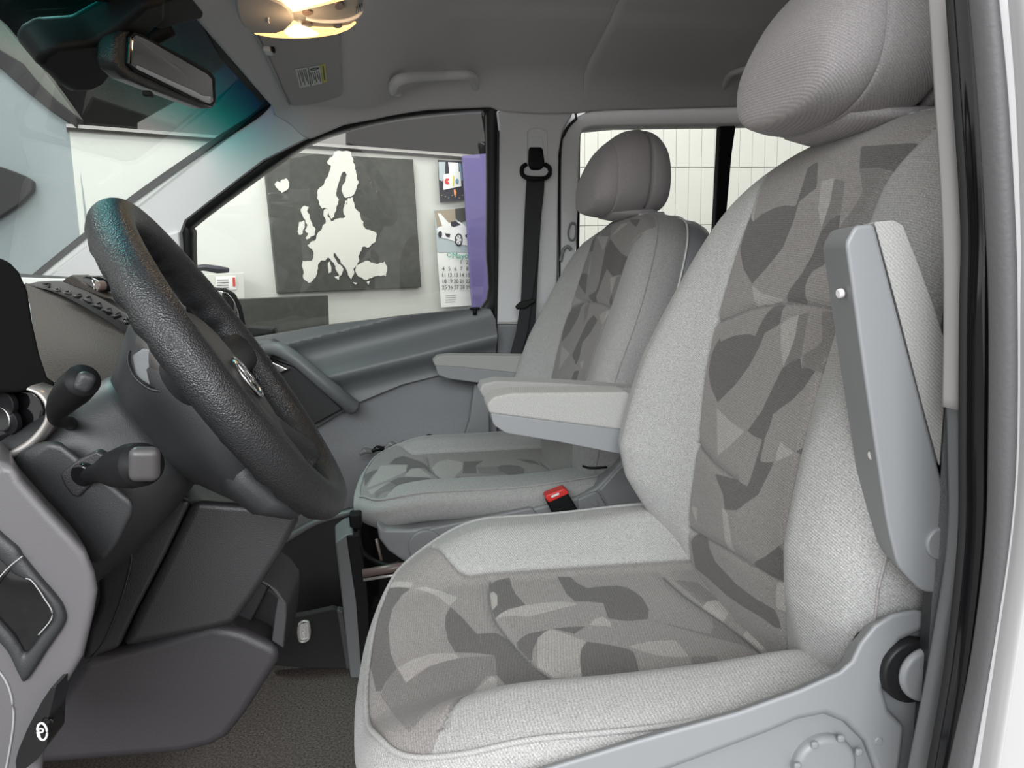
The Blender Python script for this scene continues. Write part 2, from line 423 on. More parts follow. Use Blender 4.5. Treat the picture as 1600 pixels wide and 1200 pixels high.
struct(prism('wall_far', [(-9, 8.6, -0.5), (9, 8.6, -0.5), (9, 8.6, 3.1), (-9, 8.6, 3.1)], (0, 0.1, 0), 'ceiling_dark', bev=0))
struct(slab('wall_upper', [(215, 192), (275, 158), (350, 104), (420, 50), (540, 50), (540, 260), (215, 260)], 5.2, 0.05, 'upper_wall', None, 0))
# grey-blue partition in front of the bonnet, with its dark curved border
part = slab('wall_left', [(-260, 40), (-120, 50), (0, 102), (40, 140), (80, 172), (117, 199), (124, 250), (133, 320), (150, 460), (150, 700), (-260, 700)], 3.1, 0.05, 'wall_greyblue', bev=0.004)
struct(part)
struct(slab('trim_2', [(-260, -10), (-120, 10), (0, 78), (28, 95), (48, 120), (80, 152), (119, 183), (121, 200), (80, 174), (40, 142), (0, 106), (-120, 56), (-260, 45)], 3.08, 0.06, 'ceiling_dark', bev=0.003))
struct(slab('trim_3', [(-260, -110), (-120, -70), (0, 33), (30, 68), (60, 100), (90, 140), (122, 185), (118, 186), (80, 154), (48, 122), (28, 97), (0, 80), (-120, 12), (-260, -8)], 3.12, 0.05, 'beam_grey', bev=0.003))
tag(slab('wall_panel', [(-80, 250), (0, 260), (38, 275), (50, 283), (50, 298), (30, 318), (0, 338), (-80, 380)], 3.06, 0.03, 'dark_space', bev=0.006, r=0.2),
    'dark rounded panel hung on the grey-blue partition ahead of the windscreen', 'panel')

# white ribbed wall seen through the sliding window, panel by panel
YR = 3.9
xr0 = PY(872, 300, YR)[0]; xr1 = PY(1560, 300, YR)[0]
rw = struct(prism('wall_ribbed', [(xr0, YR, -0.5), (xr1, YR, -0.5), (xr1, YR, 2.9), (xr0, YR, 2.9)], (0, 0.05, 0), 'wall_cream', bev=0))
zr_ = [-0.5, 0.15, PY(1030, 352, YR)[2], PY(1010, 262, YR)[2], 1.95, 2.9]; pw = 0.0705
pm_ = {}
n = int((xr1-xr0)/pw)
for r_ in range(len(zr_)-1):
    h = zr_[r_+1]-zr_[r_]-0.004
    for i in range(n):
        x = xr0+pw*(i+0.5)
        if r_ not in pm_:
            p = rbox('panel', (x, YR-0.005, (zr_[r_]+zr_[r_+1])/2), (pw-0.0012, 0.010, h), 0.0012, 'wall_cream', rw, seg=1); p.modifiers.clear(); p.data.shade_flat(); pm_[r_] = p
        else:
            p = pm_[r_].copy(); COL.objects.link(p); p.location.x = x-rw.location.x
        p.location.y += 0.002*math.sin(i*2.3+r_)

# Europe map board ------------------------------------------------------------
bd = plane_fn(WN, WP0+np.array(WN)*0.03)
board = thing('map_board', 'dark grey board with a white silhouette map of Europe on the workshop wall', 'wall map', bd(520, 360))
z6 = lambda pts: [(280+x*0.325, 150+y*0.325) for x, y in pts]
prism('board', [bd(*p) for p in z6([(404, 262), (1125, 305), (1165, 920), (475, 948)])], WBK*0.03, 'board_grey', board, 0.003)
ml = plane_fn(WN, WP0+np.array(WN)*0.034)
lands = dict(scandinavia=[(745,270),(825,268),(836,300),(845,330),(850,370),(863,412),(850,450),(835,478),(800,490),(788,470),(783,440),(800,410),(806,378),(795,364),(782,372),(773,400),(765,425),(757,450),(755,480),(768,497),(765,520),(755,550),(745,578),(730,590),(720,570),(716,545),(700,538),(690,542),(672,520),(664,490),(665,460),(685,435),(705,400),(720,370),(730,335),(712,322),(722,300),(738,290)],
 mainland=[(697,548),(708,540),(718,552),(714,580),(730,602),(760,590),(790,587),(800,577),(790,540),(798,515),(812,490),(835,487),(842,520),(858,552),(868,560),(872,583),(886,606),(884,622),(902,642),(925,648),(945,656),(948,680),(938,706),(905,730),(890,722),(878,728),(870,750),(866,790),(856,815),(838,830),(840,858),(827,882),(812,862),(805,836),(790,815),(775,792),(757,768),(745,752),(742,770),(757,795),(775,812),(790,832),(784,850),(772,868),(764,852),(752,818),(730,790),(716,774),(700,792),(682,790),(668,830),(662,858),(645,880),(625,898),(606,886),(598,840),(595,793),(640,790),(648,760),(638,735),(618,718),(636,700),(660,686),(678,648),(690,625),(704,612),(704,590),(694,565)],
 britain=[(585,545),(600,528),(622,533),(616,556),(628,590),(640,622),(656,640),(652,666),(632,676),(614,690),(608,684),(622,662),(606,645),(618,622),(604,592),(592,570)],
 ireland=[(578,606),(600,598),(604,630),(594,662),(576,668),(572,632)],
 iceland=[(460,428),(470,410),(484,418),(492,404),(515,396),(530,416),(528,436),(510,455),(494,466),(478,452),(466,440)],
 turkey=[(850,812),(878,802),(910,792),(935,804),(965,802),(990,796),(1000,832),(994,866),(962,864),(930,872),(905,884),(880,876),(858,862)],
 sardinia=[(716,802),(726,796),(730,820),(727,850),(718,852)], sicily=[(748,868),(772,864),(768,884)], crete=[(836,896),(858,898),(850,907)], cyprus=[(904,892),(920,889),(910,908)], gotland=[(798,505),(806,500),(808,520),(800,524)])
def jag(P, it=2, amp=0.16):
    P = [np.array(p, float) for p in P]; r_ = np.random.RandomState(len(P))
    for _ in range(it):
        Q = []
        for i in range(len(P)):
            a, b = P[i], P[(i+1) % len(P)]; d = b-a; Q.append(a)
            if np.linalg.norm(d) > 1.6: Q.append((a+b)/2+np.array([-d[1], d[0]])*(r_.rand()-0.5)*2*amp)
        P = Q
    return P
for k, pts in lands.items():
    P = [ml(*p) for p in jag(z6(pts))]
    prism('map_land', P, WBK*0.005, 'map_white', board, 0)
# ribbon of printed relief marks, calendar, poster, boards ---------------------
cal = thing('wall_calendar', 'wall calendar with a white sports car photo above the May page', 'calendar', ml(710, 400))
zc = lambda x, y: ml(670+x*0.2165, 240+y*0.2165)
def zcl(x, y, l): return plane_fn(WN, WP0+np.array(WN)*(0.034+l))(670+x*0.2165, 240+y*0.2165)
prism('page', [zc(*p) for p in ((38, 408), (290, 385), (325, 1095), (90, 1110))], WBK*0.004, 'paper_white', cal, 0)
def cp(name, pts, m, l=0.002, par=None): return prism(name, [zcl(*p, l) for p in pts], WBK*0.0012, m, par or cal, 0)
ph = cp('photo', [(38, 408), (285, 386), (300, 715), (62, 712)], 'print_pale', 0.002)
cp('photo_wall', [(42, 412), (190, 398), (195, 520), (120, 560), (60, 530)], 'print_tan', 0.0035)
cp('photo_dark', [(190, 398), (280, 388), (283, 480), (230, 500), (195, 470)], 'board_grey', 0.0035)
cp('printed_car', [(58, 548), (70, 530), (110, 520), (150, 500), (180, 488), (225, 492), (255, 515), (285, 545), (292, 665), (250, 660), (150, 620), (70, 600)], 'white_print', 0.005)
cp('printed_car_door', [(64, 430), (84, 432), (160, 520), (140, 590), (110, 560)], 'paper_white', 0.0062)
cp('printed_car_window', [(158, 492), (195, 486), (228, 512), (180, 530), (160, 520)], 'print_dark', 0.0068)
cp('printed_car_vent', [(115, 575), (155, 580), (150, 605), (128, 600)], 'print_dark', 0.0068)
cp('printed_wheel', [(192+28*math.cos(t)+24, 622+46*math.sin(t)) for t in np.linspace(0, 6.28, 20)], 'print_dark', 0.0068)
cp('printed_wheel', [(216+20*math.cos(t), 622+34*math.sin(t)) for t in np.linspace(0, 6.28, 20)], 'white_print', 0.0075)
for k in range(5):
    a = k*1.2566
    cp('printed_wheel_gap', [(216+18*math.cos(a+.3), 622+30*math.sin(a+.3)), (216+18*math.cos(a+.95), 622+30*math.sin(a+.95)), (216+6*math.cos(a+.62), 622+10*math.sin(a+.62))], 'print_dark', 0.0082)
cp('printed_wheel', [(82+14*math.cos(t), 582+24*math.sin(t)) for t in np.linspace(0, 6.28, 16)], 'print_dark', 0.0068)
cp('printed_lamp', [(262, 590), (282, 575), (285, 600), (268, 606)], 'print_dark', 0.0068)
up_ = (0, 0, 1)
def ct(body, x, y, s, m='print_dark'): text('lettering', body, s, m, zcl(x, y, 0.006), WDIR, up_, cal)
ct('Mayo', 226, 738, 0.042, 'print_teal'); ct('O', 147, 733, 0.03, 'print_teal')
rows = [(785, ['', '', '', '1', '2']), (832, ['4', '5', '6', '7', '8']), (878, ['11', '12', '13', '14', '15']), (922, ['18', '19', '20', '21', '22']), (967, ['25', '26', '27', '28', '29'])]
for j, (yy, cells) in enumerate(rows):
    for i, t_ in enumerate(cells):
        if t_: ct(t_, 102+i*43+j*2.5, yy, 0.027)
for k in range(4): cp('fine_print', [(120, 1022+k*16), (200-k*4, 1018+k*16), (200-k*4, 1021+k*16), (120, 1025+k*16)], 'print_grey', 0.002)
post = thing('poster', 'city night poster with a light bag drawing, above the calendar', 'poster', ml(706, 285))
pp = lambda name, pts, m, l=0.0: prism(name, [zcl(*p, l) for p in pts], WBK*0.0012, m, post, 0)
pp('sheet', [(65, 45), (255, 55), (275, 330), (82, 355)], 'print_dark')
pp('printed_tower', [(70, 60), (120, 60), (118, 150), (98, 200), (76, 190)], 'print_pale', 0.002)
pp('printed_tower', [(140, 62), (212, 66), (218, 150), (150, 150)], 'white_print', 0.002)
pp('printed_tower', [(215, 70), (232, 72), (245, 190), (232, 200)], 'print_blue', 0.002)
pp('printed_bag', [(108, 150), (225, 130), (235, 235), (105, 262)], 'paper_white', 0.004)
pp('printed_spot', [(120+20*math.cos(t)+14, 200+22*math.sin(t)) for t in np.linspace(0.6, 5.6, 12)]+[(134, 200)], 'print_red', 0.006)
pp('printed_spot', [(205+12*math.cos(t), 200+20*math.sin(t)) for t in np.linspace(0, 6.28, 12)], 'print_blue', 0.006)
pp('printed_spot', [(175, 160), (182, 160), (180, 235), (172, 235)], 'print_yellow', 0.006)
pp('printed_glow', [(180, 262), (190, 255), (200, 280), (192, 310), (184, 300)], 'print_orange', 0.006)
for k in range(7): pp('printed_light', [(90+k*25, 300+(k % 3)*9), (98+k*25, 297+(k % 3)*9), (99+k*25, 303+(k % 3)*9), (91+k*25, 306+(k % 3)*9)], 'print_tan', 0.006)
pb = plane_fn(WN, WP0+np.array(WN)*0.10)
tag(prism('purple_panel', [pb(*p) for p in ((724, 243), (772, 239), (772, 520), (742, 520))], WBK*0.02, 'purple_board', None, 0.002),
    'tall violet panel standing at the right end of the workshop wall', 'panel')
cb = plane_fn(WN, WP0+np.array(WN)*0.30)
cab = thing('workshop_counter', 'low dark grey counter front below the Europe map', 'counter', cb(440, 560))
prism('counter_front', [cb(*p) for p in ((300, 470), (513, 461), (518, 620), (300, 640))], WBK*0.04, 'board_grey', cab, 0.004)
bx = plane_fn(WN, WP0+np.array(WN)*0.20)
bxo = thing('document_box', 'pale box with a printed sheet on its front, on the counter left of the map', 'box', bx(340, 450))
prism('box_body', [bx(*p) for p in ((296, 430), (381, 426), (384, 500), (296, 500))], WBK*0.12, 'wall_cream', bxo, 0.002)
bz = lambda x, y: plane_fn(WN, WP0+np.array(WN)*0.203)(280+x*0.325, 150+y*0.325)
prism('printed_sheet', [bz(*p) for p in ((176, 868), (272, 864), (276, 930), (180, 935))], WBK*0.002, 'paper_white', bxo, 0)
for k in range(4): prism('print_line', [plane_fn(WN, WP0+np.array(WN)*0.207)(280+x*.325, 150+y*.325) for x, y in ((182, 884+k*13), (238, 882+k*13), (238, 885+k*13), (182, 887+k*13))], WBK*0.001, 'print_dark', bxo, 0)
prism('print_mark', [plane_fn(WN, WP0+np.array(WN)*0.207)(280+x*.325, 150+y*.325) for x, y in ((256, 872), (268, 872), (270, 915), (258, 915))], WBK*0.001, 'print_red', bxo, 0)
prism('print_mark', [plane_fn(WN, WP0+np.array(WN)*0.207)(280+x*.325, 150+y*.325) for x, y in ((106, 872), (124, 871), (125, 892), (107, 893))], WBK*0.001, 'print_yellow', bxo, 0)
bg = [plane_fn(WN, WP0+np.array(WN)*0.16)(x, y) for x, y in ((298, 421), (318, 418), (340, 421), (357, 422))]
tag(tube('folded_pouch', bg, [0.02, 0.03, 0.035, 0.02], 'print_dark', flat=0.45, res=14), 'dark folded cloth pouch lying on top of the pale box', 'pouch')

# ================================================================== van shell
GN = (0, 1, 0.19)
def gl(off=0.0): return plane_fn(GN, (0, 2.10+off, 0.67))
def strip(name, Lp, Rp, pl, bulge, back, m, parent=None, closed=False, n=6, prof=None, bdir=(0, 1, 0)):
    L_ = np.array([pl(*p) for p in spl(Lp, n, closed)]); R_ = np.array([pl(*p) for p in spl(Rp, n, closed)])
    bd_ = np.array(bdir, float); rings = []
    for a, b in zip(L_, R_):
        ring = [a+bd_*back]
        for t in np.linspace(0, 1, 9): ring.append(a+(b-a)*t-bd_*bulge*math.sin(math.pi*t)**0.6)
        ring.append(b+bd_*back); rings.append(ring)
    if closed: rings.append(rings[0])
    return loft(name, rings, m, parent, caps=not closed)
# --- passenger door
door = tag(bpy.data.objects.new('door_1', None), None, None, None, 'structure'); COL.objects.link(door); door.location = (0, 2.1, 0.4)
INNER = [(299, 364), (305, 347), (413, 267), (481, 223), (540, 201), (605, 186), (670, 177), (745, 171), (757, 175), (761, 190), (761, 377), (752, 482), (624, 497), (507, 512), (420, 527), (372, 536), (318, 545), (306, 500), (301, 440)]
OUTER = [(281, 362), (289, 343), (406, 252), (473, 207), (534, 183), (602, 168), (668, 159), (768, 155), (781, 163), (780, 190), (779, 377), (774, 492), (625, 502), (508, 517), (421, 532), (372, 541), (300, 560), (286, 500), (283, 440)]
strip('window_seal', OUTER, INNER, gl(-0.02), 0.006, 0.05, 'rubber', door, closed=True, n=5)
prism('window_pane', [gl(0.01)(*p) for p in INNER], (0, 0.004, 0), 'window_glass', door, 0)
dz0 = PY(470, 602, 2.0); dz1 = PY(770, 528, 2.0)
def dwarp(x, y, z):
    zr = dz0[2]+(dz1[2]-dz0[2])*(x-dz0[0])/(dz1[0]-dz0[0])
    zb = zr+0.115
    return (0, 0.035-0.045*math.exp(-((z-zr)/0.035)**2)-0.02*math.exp(-((z-zb)/0.02)**2)-0.02*sstep(zr-0.02, zr-0.12, z), 0)
slab('upper_panel', [(300, 560), (372, 533), (420, 525), (507, 510), (624, 495), (751, 482), (768, 484), (776, 500), (777, 590), (686, 588), (627, 603), (563, 629), (544, 639), (488, 672), (430, 700), (300, 740)], 2.02, 0.05, 'door_plastic', door, 0.004, warp=dwarp, cell=0.007)
slab('lower_panel', [(300, 732), (430, 691), (488, 663), (544, 630), (563, 620), (627, 594), (686, 579), (777, 580), (777, 760), (700, 830), (560, 830), (430, 880), (300, 900)], 2.04, 0.05, 'door_fabric', door, 0.008,
     warp=lambda x, y, z: (0, 0.03*(sstep(0.56, 0.50, z))*(1-sstep(0.40, 0.30, z)), 0), cell=0.02)
slab('pocket_edge', [(741, 600), (764, 602), (766, 700), (720, 700), (734, 655)], 2.0, 0.04, 'seat_plastic', door, 0.006)
slab('handle_bezel', [(330, 560), (372, 536), (424, 530), (440, 541), (446, 556), (424, 553), (419, 566), (400, 566), (350, 580)], 2.0, 0.05, 'door_plastic', door, 0.008)
tube('pull_handle', [PY(*p) for p in ((412, 545, 2.0), (436, 546, 1.975), (462, 561, 1.96), (495, 589, 1.955), (525, 614, 1.965), (553, 637, 2.0))], [0.016, 0.019, 0.018, 0.019, 0.02, 0.021], 'door_plastic', door, res=16)
slab('lever_recess', [(400, 572), (420, 560), (460, 574), (500, 606), (535, 640), (490, 664), (440, 640), (400, 600)], 2.005, 0.02, 'dash_dark', door, 0.004)
slab('latch_lever', [(410, 572), (420, 562), (452, 577), (440, 583), (422, 584)], 1.985, 0.02, 'chrome', door, 0.004)
tube('lock_pin', [PY(742, 492, 2.04), PY(742, 482, 2.04)], 0.006, 'black_plastic', door, sm=0)
rbox('lock_pin_cap', PY(742, 482, 2.04), (0.028, 0.014, 0.007), 0.003, 'black_plastic', door)
ft = thing('footwell_panel', 'dark moulded footwell panel with a pale top lip, above the badge mat', 'trim panel', PY(480, 950, 1.62))
slab('panel_body', [(300, 900), (440, 845), (496, 815), (556, 799), (640, 800), (640, 900), (545, 962), (430, 970), (300, 1000)], 1.62, 0.05, 'dash_dark', ft, 0.006)
strip('bottom_ledge', [(440, 842), (496, 812), (556, 796)], [(446, 850), (498, 820), (556, 804)], lambda a, b: PY(a, b, 1.617), 0.003, 0.015, 'door_plastic', ft)
# --- pillars (structure)
ap = slab('trim_4', [(30, 452), (52, 436), (140, 368), (222, 304), (330, 229), (400, 184), (421, 158), (441, 175), (463, 191), (483, 213), (410, 250), (330, 311), (288, 344), (281, 364), (284, 440), (288, 520), (300, 600), (200, 600), (60, 500)], 2.0, 0.06, 'pillar_trim', None, 0.008, pl=gl(-0.045), cell=0.03,
          warp=lambda x, y, z: (0, 0.0, 0))
struct(ap)
sp_ = slab('trim_5', [(232, 392), (246, 378), (262, 366), (279, 361), (281, 380), (284, 440), (288, 560), (236, 560)], 2.0, 0.05, 'pillar_trim', None, 0.005, pl=gl(-0.055)); struct(sp_)
struct(strip('trim_6', [(28, 447), (130, 364), (217, 297), (330, 219), (396, 176), (420, 148)], [(38, 450), (140, 368), (226, 304), (338, 226), (404, 183), (428, 158)], gl(-0.052), 0.001, 0.004, 'black_plastic'))
bp_ = slab('wall_pillar', [(776, 172), (897, 171), (893, 182), (879, 204), (873, 240), (871, 420), (868, 505), (776, 505), (778, 400), (779, 200)], 2.0, 0.05, 'pillar_trim', None, 0.006, pl=gl(-0.035)); struct(bp_)
struct(slab('wall_pillar_lower', [(777, 507), (868, 507), (866, 700), (777, 700)], 2.0, 0.05, 'seat_plastic', None, 0.005, pl=gl(-0.035)))
struct(slab('trim_7', [(777, 203), (780, 203), (779, 400), (776, 560), (771, 560), (774, 400)], 2.0, 0.04, 'rubber', None, 0.002, pl=gl(-0.04)))
struct(slab('wall_pillar_backing', [(850, 158), (960, 158), (960, 200), (905, 205), (890, 260), (888, 520), (860, 520)], 0, 0.03, 'pillar_trim', None, 0, pl=gl(0.016), ext=(0, 0.03, 0)))
# sliding side window frame
fr_ = slab('window_2', [(872, 700), (873, 250), (880, 206), (897, 184), (925, 170), (1160, 163), (1560, 150), (1560, 190), (1140, 196), (925, 199), (911, 203), (907, 214), (903, 330), (898, 430), (896, 470), (1060, 462), (1560, 440), (1560, 760), (900, 760)], 2.0, 0.05, 'pillar_trim', None, 0.008, pl=gl(-0.01)); struct(fr_)
slab('frame_recess', [(876, 470), (877, 330), (903, 329), (898, 425), (892, 500), (876, 560)], 2.0, 0.02, 'pillar_trim', fr_, 0.004, pl=gl(-0.022))
strip('finger_recess', [(887, 360), (891, 348), (897, 347), (901, 352), (901, 366), (898, 376), (891, 377), (887, 370)], [(890, 360), (893, 352), (896, 351), (898, 354), (898, 366), (896, 373), (892, 373), (890, 369)], gl(-0.024), 0.003, 0.006, 'seat_plastic', fr_, closed=True)
tube('frame_lip', [gl(-0.03)(*p) for p in ((876, 408), (880, 391), (887, 385), (892, 390))], 0.005, 'seat_plastic', fr_)
strip('window_seal', [(874, 470), (874, 250), (881, 207), (898, 185), (926, 169), (1160, 161), (1560, 148)], [(877, 470), (877, 250), (884, 210), (901, 188), (928, 172), (1160, 165), (1560, 152)], gl(-0.014), 0.002, 0.01, 'rubber', fr_)
strip('window_seal', [(901, 460), (903, 330), (904, 212), (909, 200), (925, 194), (1130, 191), (1560, 185)], [(904, 460), (906, 330), (907, 214), (912, 205), (926, 199), (1130, 196), (1560, 190)], gl(0.0), 0.003, 0.02, 'rubber', fr_)
prism('window_pane', [gl(0.02)(*p) for p in ((895, 190), (1140, 190), (1120, 470), (890, 480))], (0, 0.004, 0), 'window_glass', fr_, 0)
prism('window_pane', [gl(0.012)(*p) for p in ((1130, 185), (1560, 180), (1560, 470), (1112, 470))], (0, 0.004, 0), 'window_glass', fr_, 0)
slab('window_divider', [(1126, 190), (1151, 192), (1144, 240), (1136, 330), (1128, 470), (1108, 470), (1118, 343)], 2.0, 0.03, 'black_plastic', fr_, 0.004, pl=gl(0.0))
slab('window_rail', [(896, 432), (1060, 417), (1200, 404), (1560, 380), (1560, 445), (1060, 466), (896, 478)], 2.0, 0.04, 'black_plastic', fr_, 0.006, pl=gl(-0.02))
slab('lower_trim', [(890, 466), (1060, 440), (1560, 420), (1560, 760), (890, 760)], 2.0, 0.04, 'dash_dark', fr_, 0.008, pl=gl(-0.05))
for k, (x0, x1) in enumerate(((1092, 1098), (1089, 1102), (1089, 1102), (1091, 1100))):
    slab('etched_mark', [(x0, 384+k*6), (x1, 383.5+k*6), (x1, 385+k*6), (x0, 385.5+k*6)], 2.0, 0.001, 'print_grey', fr_, 0, pl=gl(0.008))
slab('window_sticker', [(1452, 196), (1520, 190), (1520, 222), (1456, 218)], 2.0, 0.001, 'white_print', fr_, 0, pl=gl(0.004))
slab('sticker_print', [(1458, 196), (1520, 190), (1520, 197), (1456, 203)], 2.0, 0.001, 'purple_board', fr_, 0, pl=gl(0.002))

# --- headliner: one continuous shaped roof lining
epx = [(405, 145), (421, 158), (441, 175), (463, 191), (483, 211), (535, 189), (603, 174), (669, 165), (766, 161), (785, 168), (840, 172), (897, 171), (930, 167), (1160, 160), (1560, 146), (1800, 140)]
EP = np.array([gl(-0.03)(*p) for p in epx]); EP = EP[np.argsort(EP[:, 0])]
def edge(x): return np.interp(x, EP[:, 0], EP[:, 1]), np.interp(x, EP[:, 0], EP[:, 2])
def roofz(x, y):
    x = np.asarray(x, float); y = np.asarray(y, float)
    t = np.abs(y-1.22)
    prof = np.interp(t, [0, 0.28, 0.36, 0.40, 0.50, 0.62, 0.70, 0.80], [1.375, 1.37, 1.362, 1.348, 1.335, 1.315, 1.295, 1.27])
    f = sstep(-0.13, 0.10, x)
    z = 1.228*(1-f)+prof*f
    z = z-0.010*sstep(0.43, 0.436, x)-0.005*np.exp(-((x-0.43)/0.004)**2)
    ye, ze = edge(x); ze = np.minimum(ze, 1.30)
    tt = np.where(y > 1.22, ye-y, y-0.44)
    s = ze+1.1*tt
    k = 0.035; h = np.clip(0.5+0.5*(s-z)/k, 0, 1)
    return s*(1-h)+z*h-k*h*(1-h)
xs = np.concatenate([np.linspace(-0.335, 0.42, 90), np.linspace(0.422, 0.442, 12), np.linspace(0.46, 2.0, 50)])
G = []
for x in xs:
    ye, ze = edge(x)
    ys = 0.44+(ye-0.44)*(1-(1-np.linspace(0, 1, 90))**1.3)
    G.append(np.stack([np.full(90, x), ys, roofz(np.full(90, x), ys)], 1))
a, b = len(xs), 90
Fs = [(i*b+j, (i+1)*b+j, (i+1)*b+j+1, i*b+j+1) for i in range(a-1) for j in range(b-1)]
hl = mk('ceiling', np.array(G).reshape(-1, 3), Fs, 'headliner_cloth'); struct(hl)
s_ = hl.modifiers.new('solid', 'SOLIDIFY'); s_.thickness = 0.02; s_.offset = -1
def roof_hit(px, py, lift=0.0):
    d = ray(px, py); lo = 0.3
    for t in np.arange(0.3, 3.5, 0.004):
        p = CAM+d*t
        if p[1] > 0.45 and p[2] > roofz(p[0], p[1])-lift: return p
    return CAM+d*1.9
# rear roof over the load bay so no light leaks in behind
struct(prism('ceiling_rear', [(1.9, 0.3, 1.2), (3.6, 0.3, 1.2), (3.6, 2.1, 1.2), (1.9, 2.1, 1.2)], (0, 0, 0.05), 'headliner_cloth', bev=0))
# windscreen
def wsx(off=0.0): return plane_fn((-0.695, 0, 1), (-0.335, 0, 1.225+off))
ws = struct(prism('window_3', [(-0.335, 0.40, 1.228), (-0.335, 1.95, 1.228), (-1.15, 2.05, 0.66), (-1.15, 0.30, 0.66)], (-0.003, 0, 0.005), 'windscreen_glass', bev=0))
slab('frit_band', [(240, -40), (330, -40), (334, 30), (356, 84), (421, 154), (408, 160), (352, 100), (318, 40), (300, 12), (285, 10), (245, 30), (238, 10), (130, 0), (150, -40)], 0, 0, 'black_plastic', ws, 0, pl=wsx(-0.003), ext=(-0.001, 0, 0.001))
# floor of the cab
struct(prism('floor', [(-1.6, 0.36, 0.0), (2.6, 0.36, 0.0), (2.6, 2.12, 0.0), (-1.6, 2.12, 0.0)], (0, 0, -0.04), 'carpet', bev=0))
# lower body so light cannot come through under the far door
struct(prism('wall_sill', [(-1.6, 2.13, -0.05), (2.6, 2.13, -0.05), (2.6, 2.13, 0.5), (-1.6, 2.13, 0.5)], (0, 0.05, 0), 'dash_dark', bev=0))
struct(prism('wall_rear', [(3.4, 0.3, -0.1), (3.4, 2.1, -0.1), (3.4, 2.1, 1.25), (3.4, 0.3, 1.25)], (0.05, 0, 0), 'headliner_cloth', bev=0))

struct(prism('wall_near', [(0.38, 0.478, -0.02), (3.4, 0.478, -0.02), (3.4, 0.478, 1.30), (0.38, 0.478, 1.30)], (0, 0.02, 0), 'door_plastic', bev=0))
# --- near door opening: pillar trim and weatherstrips
ys_ = [-60, 0, 150, 350, 500, 700, 850, 1039, 1200, 1300]
edges = dict(trimL=[1450, 1453, 1463, 1475, 1477, 1483, 1482, 1452, 1421, 1405], a=[1480, 1482, 1493, 1505, 1503, 1502, 1500, 1480, 1452, 1432],
             b=[1511, 1515, 1528, 1541, 1546, 1545, 1540, 1516, 1482, 1462], c=[1550, 1553, 1568, 1580, 1583, 1582, 1568, 1537, 1511, 1493])
pts = {k: list(zip(v, ys_)) for k, v in edges.items()}
NP = lambda y: (lambda a_, b_: PY(a_, b_, y))
strip('trim_8', pts['trimL'], pts['a'], NP(0.47), 0.006, 0.002, 'door_plastic'); struct(bpy.data.objects['trim_8'])
up = [(1450, -60), (1453, 0), (1463, 150), (1475, 350), (1477, 500), (1475, 636)]; up2 = [(1483, -60), (1485, 0), (1496, 150), (1507, 350), (1505, 500), (1499, 641)]
struct(strip('trim_9', up, up2, NP(0.455), 0.007, 0.002, 'door_trim_pale'))
struct(strip('trim_10', [(x-3, y) for x, y in pts['a']], [(x+2, y) for x, y in pts['b']], NP(0.43), 0.006, 0.001, 'rubber'))
struct(strip('trim_11', [(x-2+12, y) for x, y in pts['a']], [(x-8, y) for x, y in pts['b']], NP(0.425), 0.009, 0.001, 'gloss_black'))
struct(strip('trim_12', pts['b'], pts['c'], NP(0.41), 0.010, 0.001, 'rubber_soft'))
struct(strip('wall_body', [(x-6, y) for x, y in pts['c']], [(x+300, y) for x, y in pts['c']], NP(0.405), 0.008, 0.004, 'body_paint'))
struct(strip('trim_13', [(1588, -60), (1592, 0), (1604, 150), (1612, 350), (1612, 500), (1610, 700), (1598, 850), (1570, 1039), (1545, 1200), (1530, 1300)], [(1598, -60), (1602, 0), (1614, 150), (1620, 350), (1620, 500), (1618, 700), (1606, 850), (1580, 1039), (1555, 1200), (1540, 1300)], NP(0.395), 0.006, 0.03, 'body_paint'))
